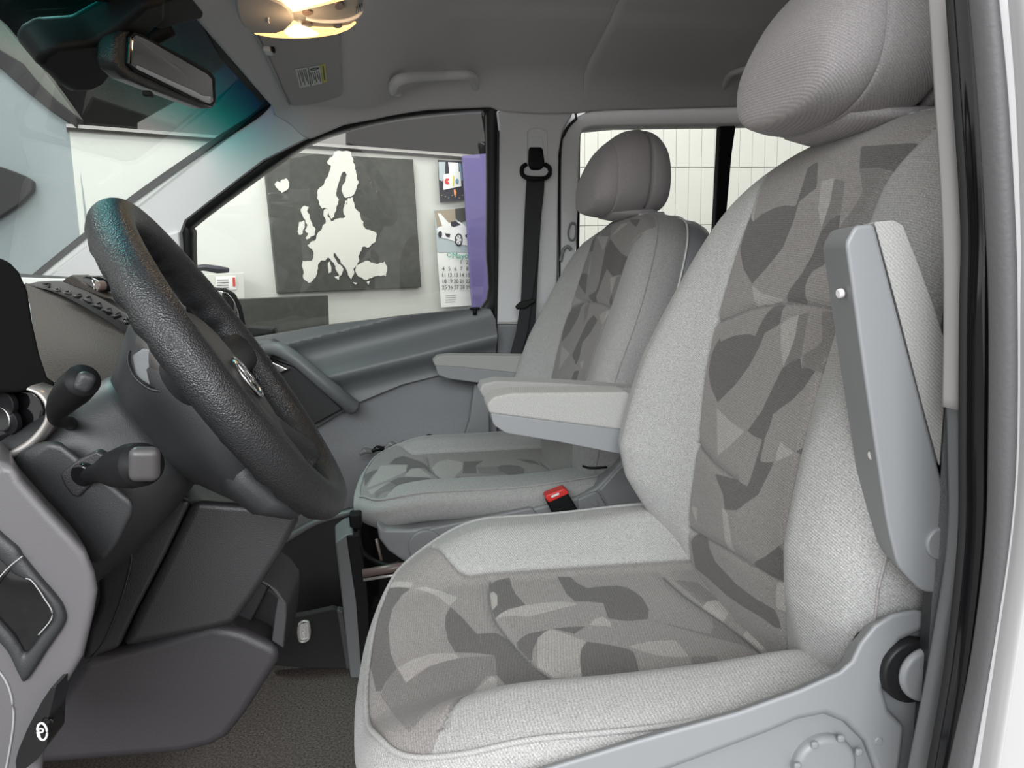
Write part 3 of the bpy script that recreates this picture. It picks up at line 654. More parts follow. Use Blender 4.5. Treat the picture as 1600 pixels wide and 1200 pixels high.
# ================================================================== seats
z3 = lambda p: Zm(560, 880, .25, p); z4 = lambda p: Zm(840, 880, .25, p)
z1b = lambda p: Zm(1050, 450, .25, p); z2b = lambda p: Zm(1050, 740, .25, p); z2 = lambda p: Zm(950, 200, 1/3, p)
z5b = lambda p: Zm(850, 320, .25, p); z6b = lambda p: Zm(550, 680, .25, p)
DC = dict(
 dark=[z3([(30,450),(60,260),(110,190),(180,155),(260,150),(330,158),(270,200),(210,290),(187,400),(200,560),(240,660),(170,740),(145,800),(110,800),(70,620)]),
  z3([(575,272),(650,340),(740,442),(860,434),(940,460),(1010,545),(1090,630),(1200,700),(1215,745),(920,760),(865,700),(852,576),(740,562),(605,558),(560,480),(540,390),(545,330)]),
  z3([(826,112),(945,90),(960,150),(985,195),(1045,262),(940,285),(855,330),(835,280),(868,262),(868,210),(845,172),(818,165)]),
  z4([(122,85),(205,85),(250,125),(310,155),(420,143),(500,140),(560,152),(610,180),(655,215),(695,290),(690,350),(560,362),(440,345),(410,250),(325,240),(235,240),(180,190)]),
  z4([(310,490),(450,510),(560,535),(600,555),(620,610),(637,690),(280,720),(262,600),(278,530)]),
  z4([(95,408),(200,398),(300,395),(230,442)]),
  z3([(985,490),(1060,440),(1190,415),(1120,480),(1090,540),(1085,605),(1000,515)])],
 semi=[z3([(240,660),(300,745),(380,690),(450,640),(635,592),(850,577),(865,702),(800,705),(720,800),(500,880),(400,960),(320,1060),(230,960),(140,830),(170,740)]),
  z4([(690,350),(870,392),(1000,425),(1080,440),(1100,400),(1088,330),(1200,400),(1300,455),(1400,545),(1240,500),(1070,460),(870,402)]),
  z4([(960,585),(1120,580),(1130,640),(960,650)]),
  z4([(1040,255),(850,100),(1000,120),(1100,200),(1200,200),(1300,270),(1110,235)])],
 light=[z3([(330,155),(420,148),(520,175),(620,215),(570,268),(500,210),(420,175)]), z3([(60,240),(120,150),(230,115),(340,117),(330,150),(230,148),(150,165)]),
  z3([(245,655),(330,605),(450,567),(520,562),(605,565),(635,592),(540,612),(450,640),(380,680),(298,748)]),
  z3([(830,705),(862,716),(866,780),(720,802)]), z3([(820,172),(845,172),(868,200),(868,262),(835,275)]),
  [(773,964),(790,955),(815,947),(845,942),(875,940),(899,942),(901,945),(870,952),(840,960),(825,964),(805,962)],
  z4([(565,520),(620,505),(700,488),(860,480),(905,530),(945,582),(860,588),(740,575),(640,545)]),
  z4([(1280,435),(1350,400),(1430,400),(1520,430),(1500,500),(1400,530)]), z4([(1030,260),(1060,238),(1110,232),(1200,250),(1220,290),(1160,350),(1090,310)]),
  z4([(315,385),(360,350),(405,333),(450,360),(462,398)]), z4([(0,470),(50,425),(95,415),(200,450),(300,488),(265,545),(265,620),(275,715),(120,715),(0,630)])])
DB = dict(
 dark=[z1b([(300,310),(305,335),(340,318),(400,295),(480,288),(520,300),(545,240),(580,180),(625,110),(695,105),(682,180),(675,225),(580,280),(545,370),(480,490),(400,600),(285,715),(240,610),(228,520),(240,430),(270,360)]),
  z2([(660,400),(680,440),(720,405),(780,375),(830,362),(880,368),(905,290),(935,190),(960,170),(985,158),(978,280),(895,345),(872,430),(820,560),(740,660),(675,730),(635,660),(620,580),(625,500),(640,450)]),
  z2([(1090,405),(1085,450),(1080,500),(1015,640),(960,670),(940,700),(925,740),(925,828),(830,812),(850,760),(910,680),(960,590),(1000,480),(1040,430)]),
  [(1345,229),(1430,223),(1415,245),(1403,270),(1374,262),(1343,263)],
  z1b([(690,500),(740,465),(800,435),(810,500),(850,500),(895,520),(820,630),(750,700),(680,750),(632,790),(610,870),(575,950),(520,930),(470,895),(560,770),(640,600)]),
  z1b([(565,945),(580,950),(565,1010),(550,1085),(600,1090),(640,1085),(585,1200),(540,1290),(400,1390),(330,1385),(318,1290),(265,1160),(400,1200),(470,1240),(495,1180),(530,1060)]),
  z1b([(765,1025),(840,960),(908,920),(880,1000),(850,1075)]),
  z2b([(485,565),(580,520),(670,450),(690,500),(720,600),(750,700),(600,640)]),
  z2b([(118,430),(140,380),(165,372),(200,395),(218,430),(270,550),(400,690),(520,780),(640,850),(665,900),(680,970),(640,960),(560,900),(440,830),(340,760),(220,650),(145,590)])],
 semi=[z1b([(790,170),(860,150),(840,240),(820,340),(810,430),(700,492),(760,320)]), z1b([(935,140),(1040,150),(1070,360),(1000,360),(940,440),(905,520),(810,495),(820,420),(900,370),(940,330)]),
  z2b([(755,340),(670,450),(700,560),(755,670)]), [(1343,263),(1374,262),(1402,268),(1392,320),(1370,380),(1300,372),(1330,330),(1348,300)],
  z2([(1062,238),(1110,250),(1100,330),(1092,400),(1000,475),(1040,350)]), z1b([(900,520),(1030,590),(1090,480),(1060,370),(1000,365)])],
 light=[z2([(655,380),(670,300),(715,285),(700,330),(680,440),(665,405)]), z2([(675,735),(720,775),(780,792),(832,800),(760,825),(688,835)]),
  z1b([(680,230),(730,190),(792,170),(770,300),(740,390),(695,492),(680,380)]), z1b([(280,750),(360,830),(452,895),(370,980),(285,1045)]),
  z1b([(680,965),(720,1000),(765,1025),(720,1055),(645,1085),(655,1020)]), z2b([(310,210),(345,240),(360,350),(382,492),(335,470)]), z2b([(90,340),(155,372),(120,390),(100,425)]),
  z2b([(120,205),(158,210),(155,315)]), z2b([(650,670),(742,700),(740,895),(650,835)]), z2([(1000,250),(1060,235),(1040,350),(1000,470),(985,380)])])
PB = dict(
 dark=[z5b([(250,190),(300,130),(345,140),(352,185),(322,200),(305,290),(275,298),(235,265)]), z5b([(415,210),(440,250),(480,300),(522,330),(500,430),(430,447),(393,400),(352,500),(340,545),(300,590),(275,570),(325,540),(340,500),(370,350),(385,270)]),
  z5b([(530,92),(602,90),(575,142)]), z5b([(205,430),(272,430),(260,560),(225,510),(195,470)]), z5b([(275,570),(330,535),(325,612),(295,605)]), z5b([(410,590),(425,560),(418,645),(405,640)]),
  z5b([(165,650),(240,612),(215,700),(160,800),(110,858),(108,790),(130,710)]), z5b([(270,730),(310,688),(335,720),(290,800),(240,860),(220,960),(200,1000),(175,940),(215,850)]), z5b([(190,1040),(220,1035),(205,1095),(170,1092)])],
 semi=[z5b([(355,200),(380,110),(430,95),(415,205),(385,270),(368,290)]), z5b([(420,560),(460,450),(500,432),(450,560),(420,600)]), z5b([(255,620),(285,618),(270,700),(250,740)])],
 light=[z5b([(330,195),(405,198),(370,290)]), z5b([(412,455),(450,448),(420,562)]), z5b([(175,560),(240,605),(168,642)]), z5b([(110,880),(160,930),(93,1032)]), z5b([(345,690),(410,650),(362,752)]), z5b([(272,440),(300,300),(285,430)]), z5b([(420,200),(480,120),(530,110),(470,160)]), z5b([(225,985),(250,975),(235,1030)])])
PC = dict(
 dark=[z6b([(230,180),(270,145),(320,130),(370,145),(430,165),(475,190),(500,240),(450,205),(400,205),(330,240),(350,185)]), z6b([(235,290),(290,265),(350,260),(470,265),(552,300),(300,326)]), z6b([(75,250),(120,225),(180,210),(130,250),(80,322)]),
  z6b([(700,165),(820,160),(775,190),(780,238),(690,240)]), z6b([(910,200),(930,188),(980,185),(1040,190),(1082,212),(1070,250),(1030,255),(970,245),(920,225)]), z6b([(1030,150),(1120,153),(1190,185),(1110,175)]), z6b([(660,258),(700,275),(735,300),(620,306)]),
  z6b([(1240,215),(1270,205),(1320,212),(1400,262),(1270,262)])],
 semi=[z6b([(780,200),(910,195),(920,225),(960,245),(800,240)]), z6b([(140,350),(250,292),(300,325),(190,360),(150,400)])],
 light=[z6b([(500,200),(540,165),(600,150),(690,170),(690,210),(600,302),(520,240)]), z6b([(340,238),(370,208),(420,205),(502,262),(330,260)]), z6b([(180,190),(340,185),(340,225),(210,285),(90,330),(140,250)]), z6b([(100,345),(230,290),(190,320),(120,372)])])

def superring(x, yc, hw, zt, zb, n=48, e=2.6):
    R = []
    for k in range(n):
        t = 2*math.pi*k/n; c, s = math.cos(t), math.sin(t)
        R.append((x, yc+hw*math.copysign(abs(c)**(2/e), c), (zt+zb)/2+(zt-zb)/2*math.copysign(abs(s)**(2/e), s)))
    return R
def resample(P, n):
    P = np.asarray(P); Q = np.vstack([P, P[:1]]); L = np.concatenate([[0], np.cumsum(np.linalg.norm(np.diff(Q, axis=0), axis=1))])
    t = np.linspace(0, L[-1], n, endpoint=False); return np.stack([np.interp(t, L, Q[:, i]) for i in range(Q.shape[1])], 1)

def build_seat(name, label, Yc, zc, xf, xb, BX, hw_b, ztop, PCu, PBa, seamsC, seamsB, group=None, Mc=400, nrc=95, nb=0.6, nw=0.0, nc=0.85, sk=1.0, bh=0.048, fd=0.045, BB=(0.0, 0.012, 0.042, 0.075, 0.085, 0.066, 0.036, 0.012, 0.0)):
    T = thing(name, label, 'seat', (0.2, Yc, 0.0), group)
    # ---- cushion: top view outline (x, a)
    fr = [(xb, -0.235), (xb-0.06, -0.255), (0.22, -0.262), (0.08, -0.262), (xf+0.085, -0.252), (xf+0.035, -0.215), (xf+0.008, -0.13), (xf, 0.0)]
    out = fr+[(x, -a) for x, a in fr[::-1][1:]]+[(xb+0.015, 0.12), (xb+0.015, -0.12)]
    out = resample(spl(out, 10, True), Mc)
    def hf(x, a, s):
        aa = np.abs(a); fx = sstep(xf+0.17, xf-0.01, x)
        bol = bh*np.where(a < 0, nc, 1.0)*sstep(0.115, 0.205, aa)*(1-np.where(a < 0, 0.45, 0.8)*fx)
        z = zc+bol-fd*fx**1.3+0.012*sstep(0.15, 0.38, x)*sstep(0.14, 0.2, aa)-0.006*np.exp(-(a/0.08)**2)
        s = np.asarray(s, float)
        return z-0.010*np.clip(s, 0, 1)**12
    def cattr(V, uv, s):
        Q = proj(V); at = {}
        for k in ('dark', 'semi', 'light'): at[k] = union(Q, PCu[k])
        aa = np.abs(uv[:, 1]); xx = uv[:, 0]
        half = 0.14+0.13*sstep(xf+0.135, xf+0.045, xx)**1.4
        insd = np.minimum(half-aa, np.minimum((1-s)*0.25, 1)); at['ins'] = insd
        gr = 0.0045*np.exp(-(np.abs(half-aa)/0.006)**2)*(s < 0.97)*(aa < 0.22)
        sm = np.zeros(len(V)); nrm = 1.0 if Yc < 1 else 1.6
        for ln in seamsC:
            d = sd_line(Q, ln)*nrm; m_ = (insd > -0.003) & (s < 1)
            gr = gr+0.004*np.exp(-(d/7.0)**2)*m_; sm = np.maximum(sm, 0.95*np.exp(-(d/1.9)**2)*m_)
        sm = np.maximum(sm, 0.35*np.exp(-(np.abs(half-aa)/0.0016)**2)*(s < 0.97)*(aa < 0.22)); at['seam'] = sm
        # soft folds in the near bolster
        gr = gr+0.0015*np.sin((xx*38+aa*60))*sstep(0.15, 0.2, aa)*sstep(0.2, 0.33, xx)
        return at, gr
    cm = lambda u, v, w_: np.stack([u+0.38*np.clip(zc-0.075-w_, 0, 1)*sstep(xf+0.16, xf+0.02, u), Yc+v, w_], 1)
    cush, ring, _ = pad('cushion', out, hf, [(0.004, 0.003), (0.009, 0.010), (0.013, 0.022*sk), (0.014, 0.04*sk), (0.012, 0.065*sk), (0.005, 0.09*sk), (-0.01, 0.105*sk), (-0.04, 0.11*sk)], cm, 'upholstery', T, nrc, cattr)
    tube('piping', ring+np.array([0, 0, 0.0012]), 0.0026, 'plain_fabric', T, res=6, closed=True, sm=0)
    # ---- backrest
    bz_ = np.array([p[0] for p in BX]); bx_ = np.array([p[1] for p in BX])
    sz = spl(np.stack([bz_, bx_], 1), 10)
    xc = lambda z: np.interp(z, sz[:, 0], sz[:, 1])
    zb0 = zc-0.055
    wt = [(zb0, 0.0), (zb0+0.004, 0.10), (zb0+0.025, 0.155), (zb0+0.07, 0.205), (zb0+0.125, 0.243), (zb0+0.20, hw_b), (zb0+0.32, hw_b), (zb0+0.44, hw_b-0.010), (ztop-0.08, hw_b-0.030), (ztop-0.035, hw_b-0.066), (ztop-0.010, hw_b-0.122), (ztop, 0.06)]
    o_ = [(a, z) for z, a in wt]; o_ = o_+[(-a, z) for a, z in o_[::-1][:-1]]
    o_ = resample(spl(o_, 8, True), Mc+40)
    Bz = lambda z: np.interp(z, [zb0, zb0+0.055, zb0+0.1, zb0+0.155, zb0+0.2, zb0+0.33, zb0+0.45, ztop-0.05, ztop], BB)
    ph_ = 0.22
    bm_ = lambda a, z, w_: np.stack([xc(np.clip(z, bz_[0], bz_[-1]))-w_*math.cos(ph_), Yc+a, z+w_*math.sin(ph_)*0.6], 1)
    def hb(a, z, s):
        aa = np.abs(a); s = np.asarray(s, float)
        return Bz(z)*np.where(a < 0, nb*(1-0.6*sstep(zb0+0.28, zb0+0.42, z)), 1.0)*sstep(0.125, 0.205, aa-np.where(a < 0, nw, 0))-np.where(a < 0, nw*0.5, 0)*sstep(0.0, 0.14, aa)-0.022*np.clip(s, 0, 1)**10+0.008*np.exp(-((z-zb0-0.16)/0.07)**2)*np.exp(-(aa/0.1)**2)
    def battr(V, uv, s):
        Q = proj(V); at = {}
        for k in ('dark', 'semi', 'light'): at[k] = union(Q, PBa[k])
        aa = np.abs(uv[:, 0]); zz = uv[:, 1]
        half = 0.138+np.where(uv[:, 0] < 0, nw, 0)+0.03*sstep(ztop-0.08, ztop, zz)-0.012*np.exp(-((zz-zb0-0.22)/0.08)**2)
        insd = np.minimum(half-aa, (1.02-s)*0.3); at['ins'] = insd
        gr = 0.004*np.exp(-(np.abs(half-aa)/0.006)**2)*(s < 0.98)
        sm = 0.2*np.exp(-(np.abs(half-aa)/0.0016)**2)*(s < 0.98); nrm = 1.0 if Yc < 1 else 1.7
        for ln in seamsB:
            d = sd_line(Q, ln)*nrm; m_ = (insd > -0.003) & (s < 1)
            gr = gr+0.004*np.exp(-(d/7.0)**2)*m_; sm = np.maximum(sm, 0.8*np.exp(-(d/1.9)**2)*m_)
        at['seam'] = sm
        return at, gr
    back, ring, (O, nn, top) = pad('backrest', o_, hb, [(0.005, 0.006), (0.010, 0.018), (0.013, 0.036), (0.013, 0.06), (0.010, 0.085), (0.004, 0.092)], bm_, 'upholstery', T, nrc, battr)
    uv = O+nn*0.0115; tube('stitching', bm_(uv[:, 0], uv[:, 1], top-0.022), 0.0013, 'headrest_fabric', T, res=6, closed=True, sm=0)
    uv = O+nn*0.0115; tube('edge_piping', bm_(uv[:, 0], uv[:, 1], top-0.088), 0.0022, 'paper_white', T, res=6, closed=True, sm=0)
    # back shell
    hs = lambda a, z, s: Bz(z)*sstep(0.125, 0.205, np.abs(a))*0+np.interp(np.abs(a), [0, 0.12, 0.3], [-0.03, -0.05, -0.05])
    so = O+nn*0.004; tt = top-0.09
    rings = []
    for (oo, dd) in ((0.002, -0.005), (0.008, 0.01), (0.007, 0.035), (0.0, 0.055), (-0.02, 0.068), (-0.06, 0.075), (-0.12, 0.078)):
        u_ = O+nn*oo
        if oo < -0.05: u_ = (O-[0, 0.66])*(1+oo*3.0)+[0, 0.66]
        tb = tt-dd-np.where(oo < -0.01, (tt-dd+0.16)*min(1, -oo*8), 0)*0.6
        rings.append(bm_(u_[:, 0], u_[:, 1], tb))
    loft('back_shell', rings, 'seat_plastic', T)
    # ---- headrest
    x0 = xc(ztop)-0.070; dz_ = ztop-0.932; hx = 0.87
    st = [(0, .045, .997, .958), (.002, .082, 1.010, .949), (.010, .106, 1.034, .941), (.034, .126, 1.072, .935), (.050, .131, 1.088, .933), (.0545, .131, 1.091, .9335), (.059, .1345, 1.095, .932), (.09, .14, 1.113, .930), (.118, .139, 1.119, .931), (.133, .136, 1.119, .933), (.1395, .128, 1.112, .940), (.146, .135, 1.117, .934), (.17, .132, 1.108, .935), (.192, .115, 1.085, .942), (.203, .08, 1.05, .955), (.207, .02, 1.01, .985)]
    st = spl(st, 4)
    loft('headrest', [superring(x0+d*hx, Yc, h, t+dz_, b+dz_, 64) for d, h, t, b in st], 'headrest_fabric', T)
    loft('headrest_base', [superring(x0+d*hx, Yc, h, t+dz_, b+dz_, 32) for d, h, t, b in ((.055, .05, .95, .940), (.06, .07, .95, .930), (.1, .085, .95, .924), (.16, .085, .95, .924), (.18, .06, .95, .930))], 'headrest_fabric', T)
    for s in (-1, 1):
        rbox('headrest_guide', (x0+0.135, Yc+s*0.075, ztop-0.002), (0.06, 0.032, 0.014), 0.005, 'console_grey', T)
        tube('headrest_post', [(x0+0.135, Yc+s*0.075, ztop-0.03), (x0+0.13, Yc+s*0.075, ztop+0.04)], 0.0065, 'chrome', T, sm=0)
    return T
drv = build_seat('driver_seat', 'nearest seat, with a folded-up armrest on its door side and round tilt knob', 0.80, 0.398, -0.072, 0.40,
    [(0.33, 0.352), (0.45, 0.355), (0.56, 0.360), (0.66, 0.374), (0.78, 0.402), (0.88, 0.432), (0.96, 0.462)], 0.262, 0.950, DC, DB,
    [[(766, 905), (764, 930), (771, 962), (790, 990), (812, 1015), (835, 1038), (860, 1058)], [(1037, 900), (1072, 930), (1130, 970), (1165, 997), (1195, 1022)]],
    [[(1120, 502), (1137, 496), (1175, 481), (1225, 474), (1275, 477), (1310, 487)], [(1082, 680), (1087, 691), (1112, 722), (1147, 750)], [(1065, 820), (1080, 828), (1100, 840), (1140, 862), (1170, 881), (1245, 922)]], Mc=520, nrc=130, nb=0.48, nc=0.85, fd=0.018)
psg = build_seat('passenger_seat', 'farther seat beside the passenger door, with two lowered armrests', 1.69, 0.352, -0.150, 0.36,
    [(0.28, 0.285), (0.40, 0.295), (0.51, 0.315), (0.62, 0.345), (0.76, 0.392), (0.88, 0.428), (0.94, 0.455)], 0.248, 0.925, PC, PB,
    [[(668, 715), (672, 732), (685, 745), (700, 758)], [(845, 722), (862, 735), (880, 746)]],
    [[(885, 484), (892, 480), (910, 473), (925, 472), (942, 476), (956, 485)]], Mc=360, nrc=80, nb=0.12, nw=0.03, nc=1.0, sk=0.6, bh=0.030, fd=0.012, BB=(0.0, 0.015, 0.045, 0.075, 0.085, 0.075, 0.055, 0.025, 0.0))
# armrests
def armrest(T, y, pad_px, base_px, th=0.065):
    slab('armrest_base', base_px, y+0.002, th-0.004, 'seat_plastic', T, 0.009, r=0.25, seg=4)
    slab('armrest_pad', pad_px, y, th, 'armrest_cloth', T, 0.012, r=0.25, seg=4)
fabric('armrest_cloth', (0.37, 0.365, 0.35), wave=0.08)
armrest(drv, 1.055, [(765, 646), (761, 632), (772, 620), (800, 614), (990, 612), (1010, 678), (963, 671), (850, 657)], [(766, 645), (850, 656), (1010, 676), (1010, 716), (960, 708), (870, 690), (790, 677), (771, 664)])
armrest(psg, 1.375, [(756, 622), (749, 610), (754, 600), (775, 595), (870, 598), (1000, 607), (1000, 640), (850, 632)], [(757, 620), (850, 630), (1000, 640), (1000, 672), (830, 655), (770, 645)])
armrest(psg, 1.93, [(680, 572), (676, 564), (684, 557), (700, 555), (840, 556), (840, 588), (806, 583), (720, 574)], [(680, 571), (720, 573), (840, 586), (840, 610), (760, 600), (700, 592), (684, 586)], 0.06)
# folded-up outer armrest
slab('raised_armrest', [(1321, 380), (1336, 352), (1366, 349), (1400, 480), (1440, 630), (1478, 772), (1482, 930), (1440, 926), (1402, 887), (1386, 822), (1352, 600)], 0.487, 0.030, 'seat_plastic', drv, 0.007, r=0.28, seg=4, ext=(0.018, 0.062, 0))
slab('raised_armrest_pad', [(1366, 347), (1396, 344), (1411, 352), (1434, 410), (1460, 480), (1492, 580), (1496, 770), (1480, 772), (1440, 628), (1402, 480)], 0.490, 0.030, 'armrest_cloth', drv, 0.012, r=0.15, seg=4, ext=(0.018, 0.062, 0))
for (x, y) in ((1313, 459), (1363, 712)):
    p = PY(x, y, 0.502); disc('screw_recess', p+np.array([-0.002, 0, 0]), (1, 0, 0.15), 0.0035, 0.004, 'headliner_cloth', drv, 0.001, 16)
disc('armrest_pivot_cap', PY(1474, 850, 0.484), (0, 1, 0), 0.013, 0.01, 'seat_plastic', drv, 0.002)
# driver base shell
slab('base_shell', [(640, 1290), (760, 1232), (830, 1206), (1000, 1154), (1150, 1112), (1250, 1076), (1312, 1048), (1332, 1030), (1345, 1003), (1366, 976), (1395, 958), (1430, 951), (1462, 958), (1475, 1000), (1450, 1320), (640, 1320)], 0.516, 0.05, 'seat_plastic', drv, 0.006, seg=4, ext=(0.02, 0.05, -0.034))
slab('shell_rim', [(640, 1290), (760, 1232), (830, 1206), (1000, 1154), (1150, 1112), (1250, 1076), (1312, 1048), (1330, 1032), (1344, 1003), (1366, 976), (1395, 958), (1430, 951), (1462, 958), (1468, 985), (1440, 985), (1408, 1000), (1385, 1030), (1380, 1075), (1390, 1110), (1415, 1135), (1410, 1180), (1390, 1320), (1372, 1320), (1368, 1200), (1352, 1158), (1322, 1128), (1290, 1115), (1246, 1124), (1200, 1144), (1050, 1200), (900, 1250), (800, 1320), (640, 1320)], 0.506, 0.03, 'seat_plastic', drv, 0.005, seg=4, ext=(0.01, 0.03, -0.018))
disc('height_dial', PY(1292, 1202, 0.508), (0, 1, 0), 0.027, 0.02, 'seat_plastic', drv, 0.005, 48)
for (x, y) in ((1314, 1154), (1273, 1164), (1342, 1175), (1246, 1197)): rbox('dial_dimple', PY(x, y, 0.507), (0.006, 0.004, 0.006), 0.0019, 'seat_plastic', drv)
disc('screw_cap', PY(1374, 1159, 0.505), (0, 1, 0), 0.0035, 0.004, 'seat_plastic', drv, 0.001, 20)
disc('recliner_ring', PY(1430, 1052, 0.500), (0, 1, 0), 0.0265, 0.012, 'rubber', drv, 0.003, 48)
disc('recliner_knob', PY(1452, 1058, 0.492), (0, 1, 0), 0.0225, 0.008, 'seat_plastic', drv, 0.004, 48)
slab('hinge_cover', [(1356, 800), (1380, 880), (1420, 925), (1470, 935), (1470, 965), (1400, 958), (1360, 985), (1344, 1000), (1330, 960)], 0.56, 0.05, 'seat_plastic', drv, 0.006)
slab('hinge_shadow_gap', [(1420, 938), (1475, 930), (1475, 975), (1440, 962), (1425, 955)], 0.535, 0.03, 'black_plastic', drv, 0.003)
tube('elastic_hook', [PY(*p) for p in ((1336, 1006, .545), (1343, 995, .535), (1350, 989, .54), (1346, 982, .55))], 0.003, 'black_plastic', drv)
# passenger base shell, buckle
slab('base_shell', [(588, 818), (602, 828), (640, 828), (675, 823), (748, 811), (830, 795), (904, 777), (930, 763), (961, 733), (985, 700), (1040, 690), (1040, 900), (660, 905), (634, 880), (606, 861), (592, 842)], 1.408, 0.06, 'seat_plastic', psg, 0.006)
slab('shell_panel', [(640, 858), (652, 838), (676, 825), (828, 794), (834, 796), (858, 830), (860, 880), (640, 880)], 1.402, 0.02, 'seat_plastic', psg, 0.004)
slab('shell_panel', [(903, 780), (930, 768), (936, 770), (962, 812), (962, 860), (905, 860)], 1.402, 0.02, 'seat_plastic', psg, 0.004)
slab('shell_arm', [(936, 766), (963, 735), (1000, 700), (1040, 700), (1040, 850), (985, 850)], 1.404, 0.02, 'seat_plastic', psg, 0.005)
disc('round_cover', PY(666, 855, 1.397), (0, 1, 0), 0.034, 0.02, 'seat_plastic', psg, 0.003, 48)
disc('screw_cap', PY(931, 787, 1.399), (0, 1, 0), 0.006, 0.006, 'seat_plastic', psg, 0.001, 20)
bk = thing('belt_buckle', 'black seat-belt buckle with a red release button between the seats', 'buckle', PY(881, 800, 1.36))
slab('buckle_body', [(853, 782), (886, 768), (910, 808), (884, 826), (874, 824)], 1.365, 0.026, 'black_plastic', bk, 0.005, seg=4)
slab('release_button', [(852, 779), (853, 774), (882, 763), (888, 767), (889, 772), (858, 786)], 1.362, 0.028, 'red_plastic', bk, 0.003)
slab('button_label', [(861, 775), (873, 770), (874, 773), (862, 778)], 1.361, 0.001, 'white_print', bk, 0)
tube('buckle_stalk', [PY(890, 815, 1.38), PY(905, 850, 1.38)], 0.008, 'black_plastic', bk, sm=0)
tube('elastic_loop', [PY(*p) for p in ((910, 728, 1.43), (920, 731, 1.425), (935, 731, 1.42), (948, 730, 1.42))], 0.0025, 'black_plastic', psg)
# ================================================================== dashboard
dash = thing('dashboard', 'dark grey dashboard with a top grille, light grey door-end panel and lower storage bin', 'dashboard', (-0.6, 1.2, 0.3))
rbox('dash_body', (-0.86, 1.27, 0.43), (0.66, 1.28, 0.44), 0.06, 'dash_dark', dash)
rbox('dash_deck', (-0.90, 0.95, 0.66), (0.54, 0.86, 0.16), 0.05, 'dash_dark', dash)
P_ = lambda *a: PY(*a)
A_ = PY(40, 446, 1.45); B_ = PY(236, 548, 1.20); dn = np.cross(B_-A_, (0, 0, 1.0)); dn /= np.linalg.norm(dn)
VN = lambda off: plane_fn(dn, A_-dn*off*np.sign(dn[1]))
vz = lambda pts, off=0.0: [VN(off)(40+x/8, 420+y/8) for x, y in pts]
vb = -dn*np.sign(dn[1])*-1
def vs(name, pts, m, off, th=0.01, bev=0.0015): return prism(name, vz(pts, off), vb*th, m, dash, bev)
sheet('dash_pad', [[P_(40, 450, 1.45), P_(95, 470, 1.39), P_(150, 501, 1.32), P_(195, 530, 1.26), P_(244, 562, 1.2)],
    [P_(50, 490, 1.28), P_(100, 500, 1.24), P_(150, 520, 1.19), P_(200, 545, 1.14), P_(250, 570, 1.1)],
    [P_(62, 560, 1.08), P_(100, 560, 1.05), P_(150, 562, 1.02), P_(205, 575, 1.0), P_(260, 600, .98)],
    [P_(75, 640, .96), P_(110, 640, .95), P_(150, 640, .93), P_(200, 635, .92), P_(260, 640, .92)]], 'dash_pad', dash, th=-0.01)
slab('dash_top', [(-80, 425), (40, 433), (95, 436), (125, 430), (200, 468), (262, 520), (340, 552), (360, 600), (250, 600), (160, 500), (40, 449), (-80, 449)], 1.62, 0.2, 'dash_dark', dash, 0.004)
slab('top_edge', [(-80, 431), (40, 434), (108, 436), (90, 442), (40, 444), (-80, 446)], 1.60, 0.02, 'paper_white', dash, 0.001)
vs('grille_frame', [(5, 190), (150, 160), (300, 150), (430, 155), (620, 205), (800, 290), (1000, 400), (1250, 560), (1350, 690), (1570, 900), (1480, 905), (1200, 662), (800, 445), (350, 285), (30, 212)], 'grille_grey', 0.004, 0.03)
for q in ([(180,190),(290,180),(292,240),(240,222)], [(335,262),(410,240),(427,287),(395,290)], [(447,288),(540,270),(562,328),(520,330)], [(578,348),(672,310),(692,345),(650,378)], [(700,385),(790,340),(830,430),(780,437)], [(820,467),(920,420),(947,482),(920,512)], [(950,522),(1050,490),(1077,560),(1030,583)], [(1070,602),(1165,545),(1192,600),(1110,632)]):
    vs('grille_slot', q, 'gloss_black', 0.006, 0.004, 0)
for i in range(0):
    x = 315+i*118; y = 196+i*46+max(0, i-3)*16
    vs('grille_fin', [(x, y), (x+22, y+4), (x+40, y+62), (x+22, y+60)], 'console_grey', 0.010, 0.008, 0.0008)
vs('tweeter_cover', [(440,160),(500,110),(570,76),(640,110),(720,180),(900,285),(1090,385),(980,372),(800,300),(620,230)], 'dash_pad', 0.018, 0.03, 0.003)
vs('sensor_dome', [(680,112),(740,92),(800,100),(870,135),(950,200),(935,295),(860,272),(760,205)], 'gloss_black', 0.022, 0.02, 0.004)
tube('chrome_ring', vz([(835,150),(860,200),(862,262)], 0.03), 0.0012, 'chrome', dash); tube('chrome_ring', vz([(880,165),(905,215),(900,280)], 0.03), 0.0014, 'chrome', dash)
disc('alarm_knob', vz([(990, 208)], 0.035)[0], dn, 0.0075, 0.012, 'button_brown', dash, 0.002, 20)
for (x, y) in ((1275, 655), (1415, 770)):
    disc('clip_socket', vz([(x, y)], 0.010)[0], dn, 0.0055, 0.004, 'gloss_black', dash, 0.001, 16); disc('clip_pin', vz([(x+5, y+8)], 0.016)[0], dn, 0.0025, 0.006, 'chrome', dash, 0.0005, 12)
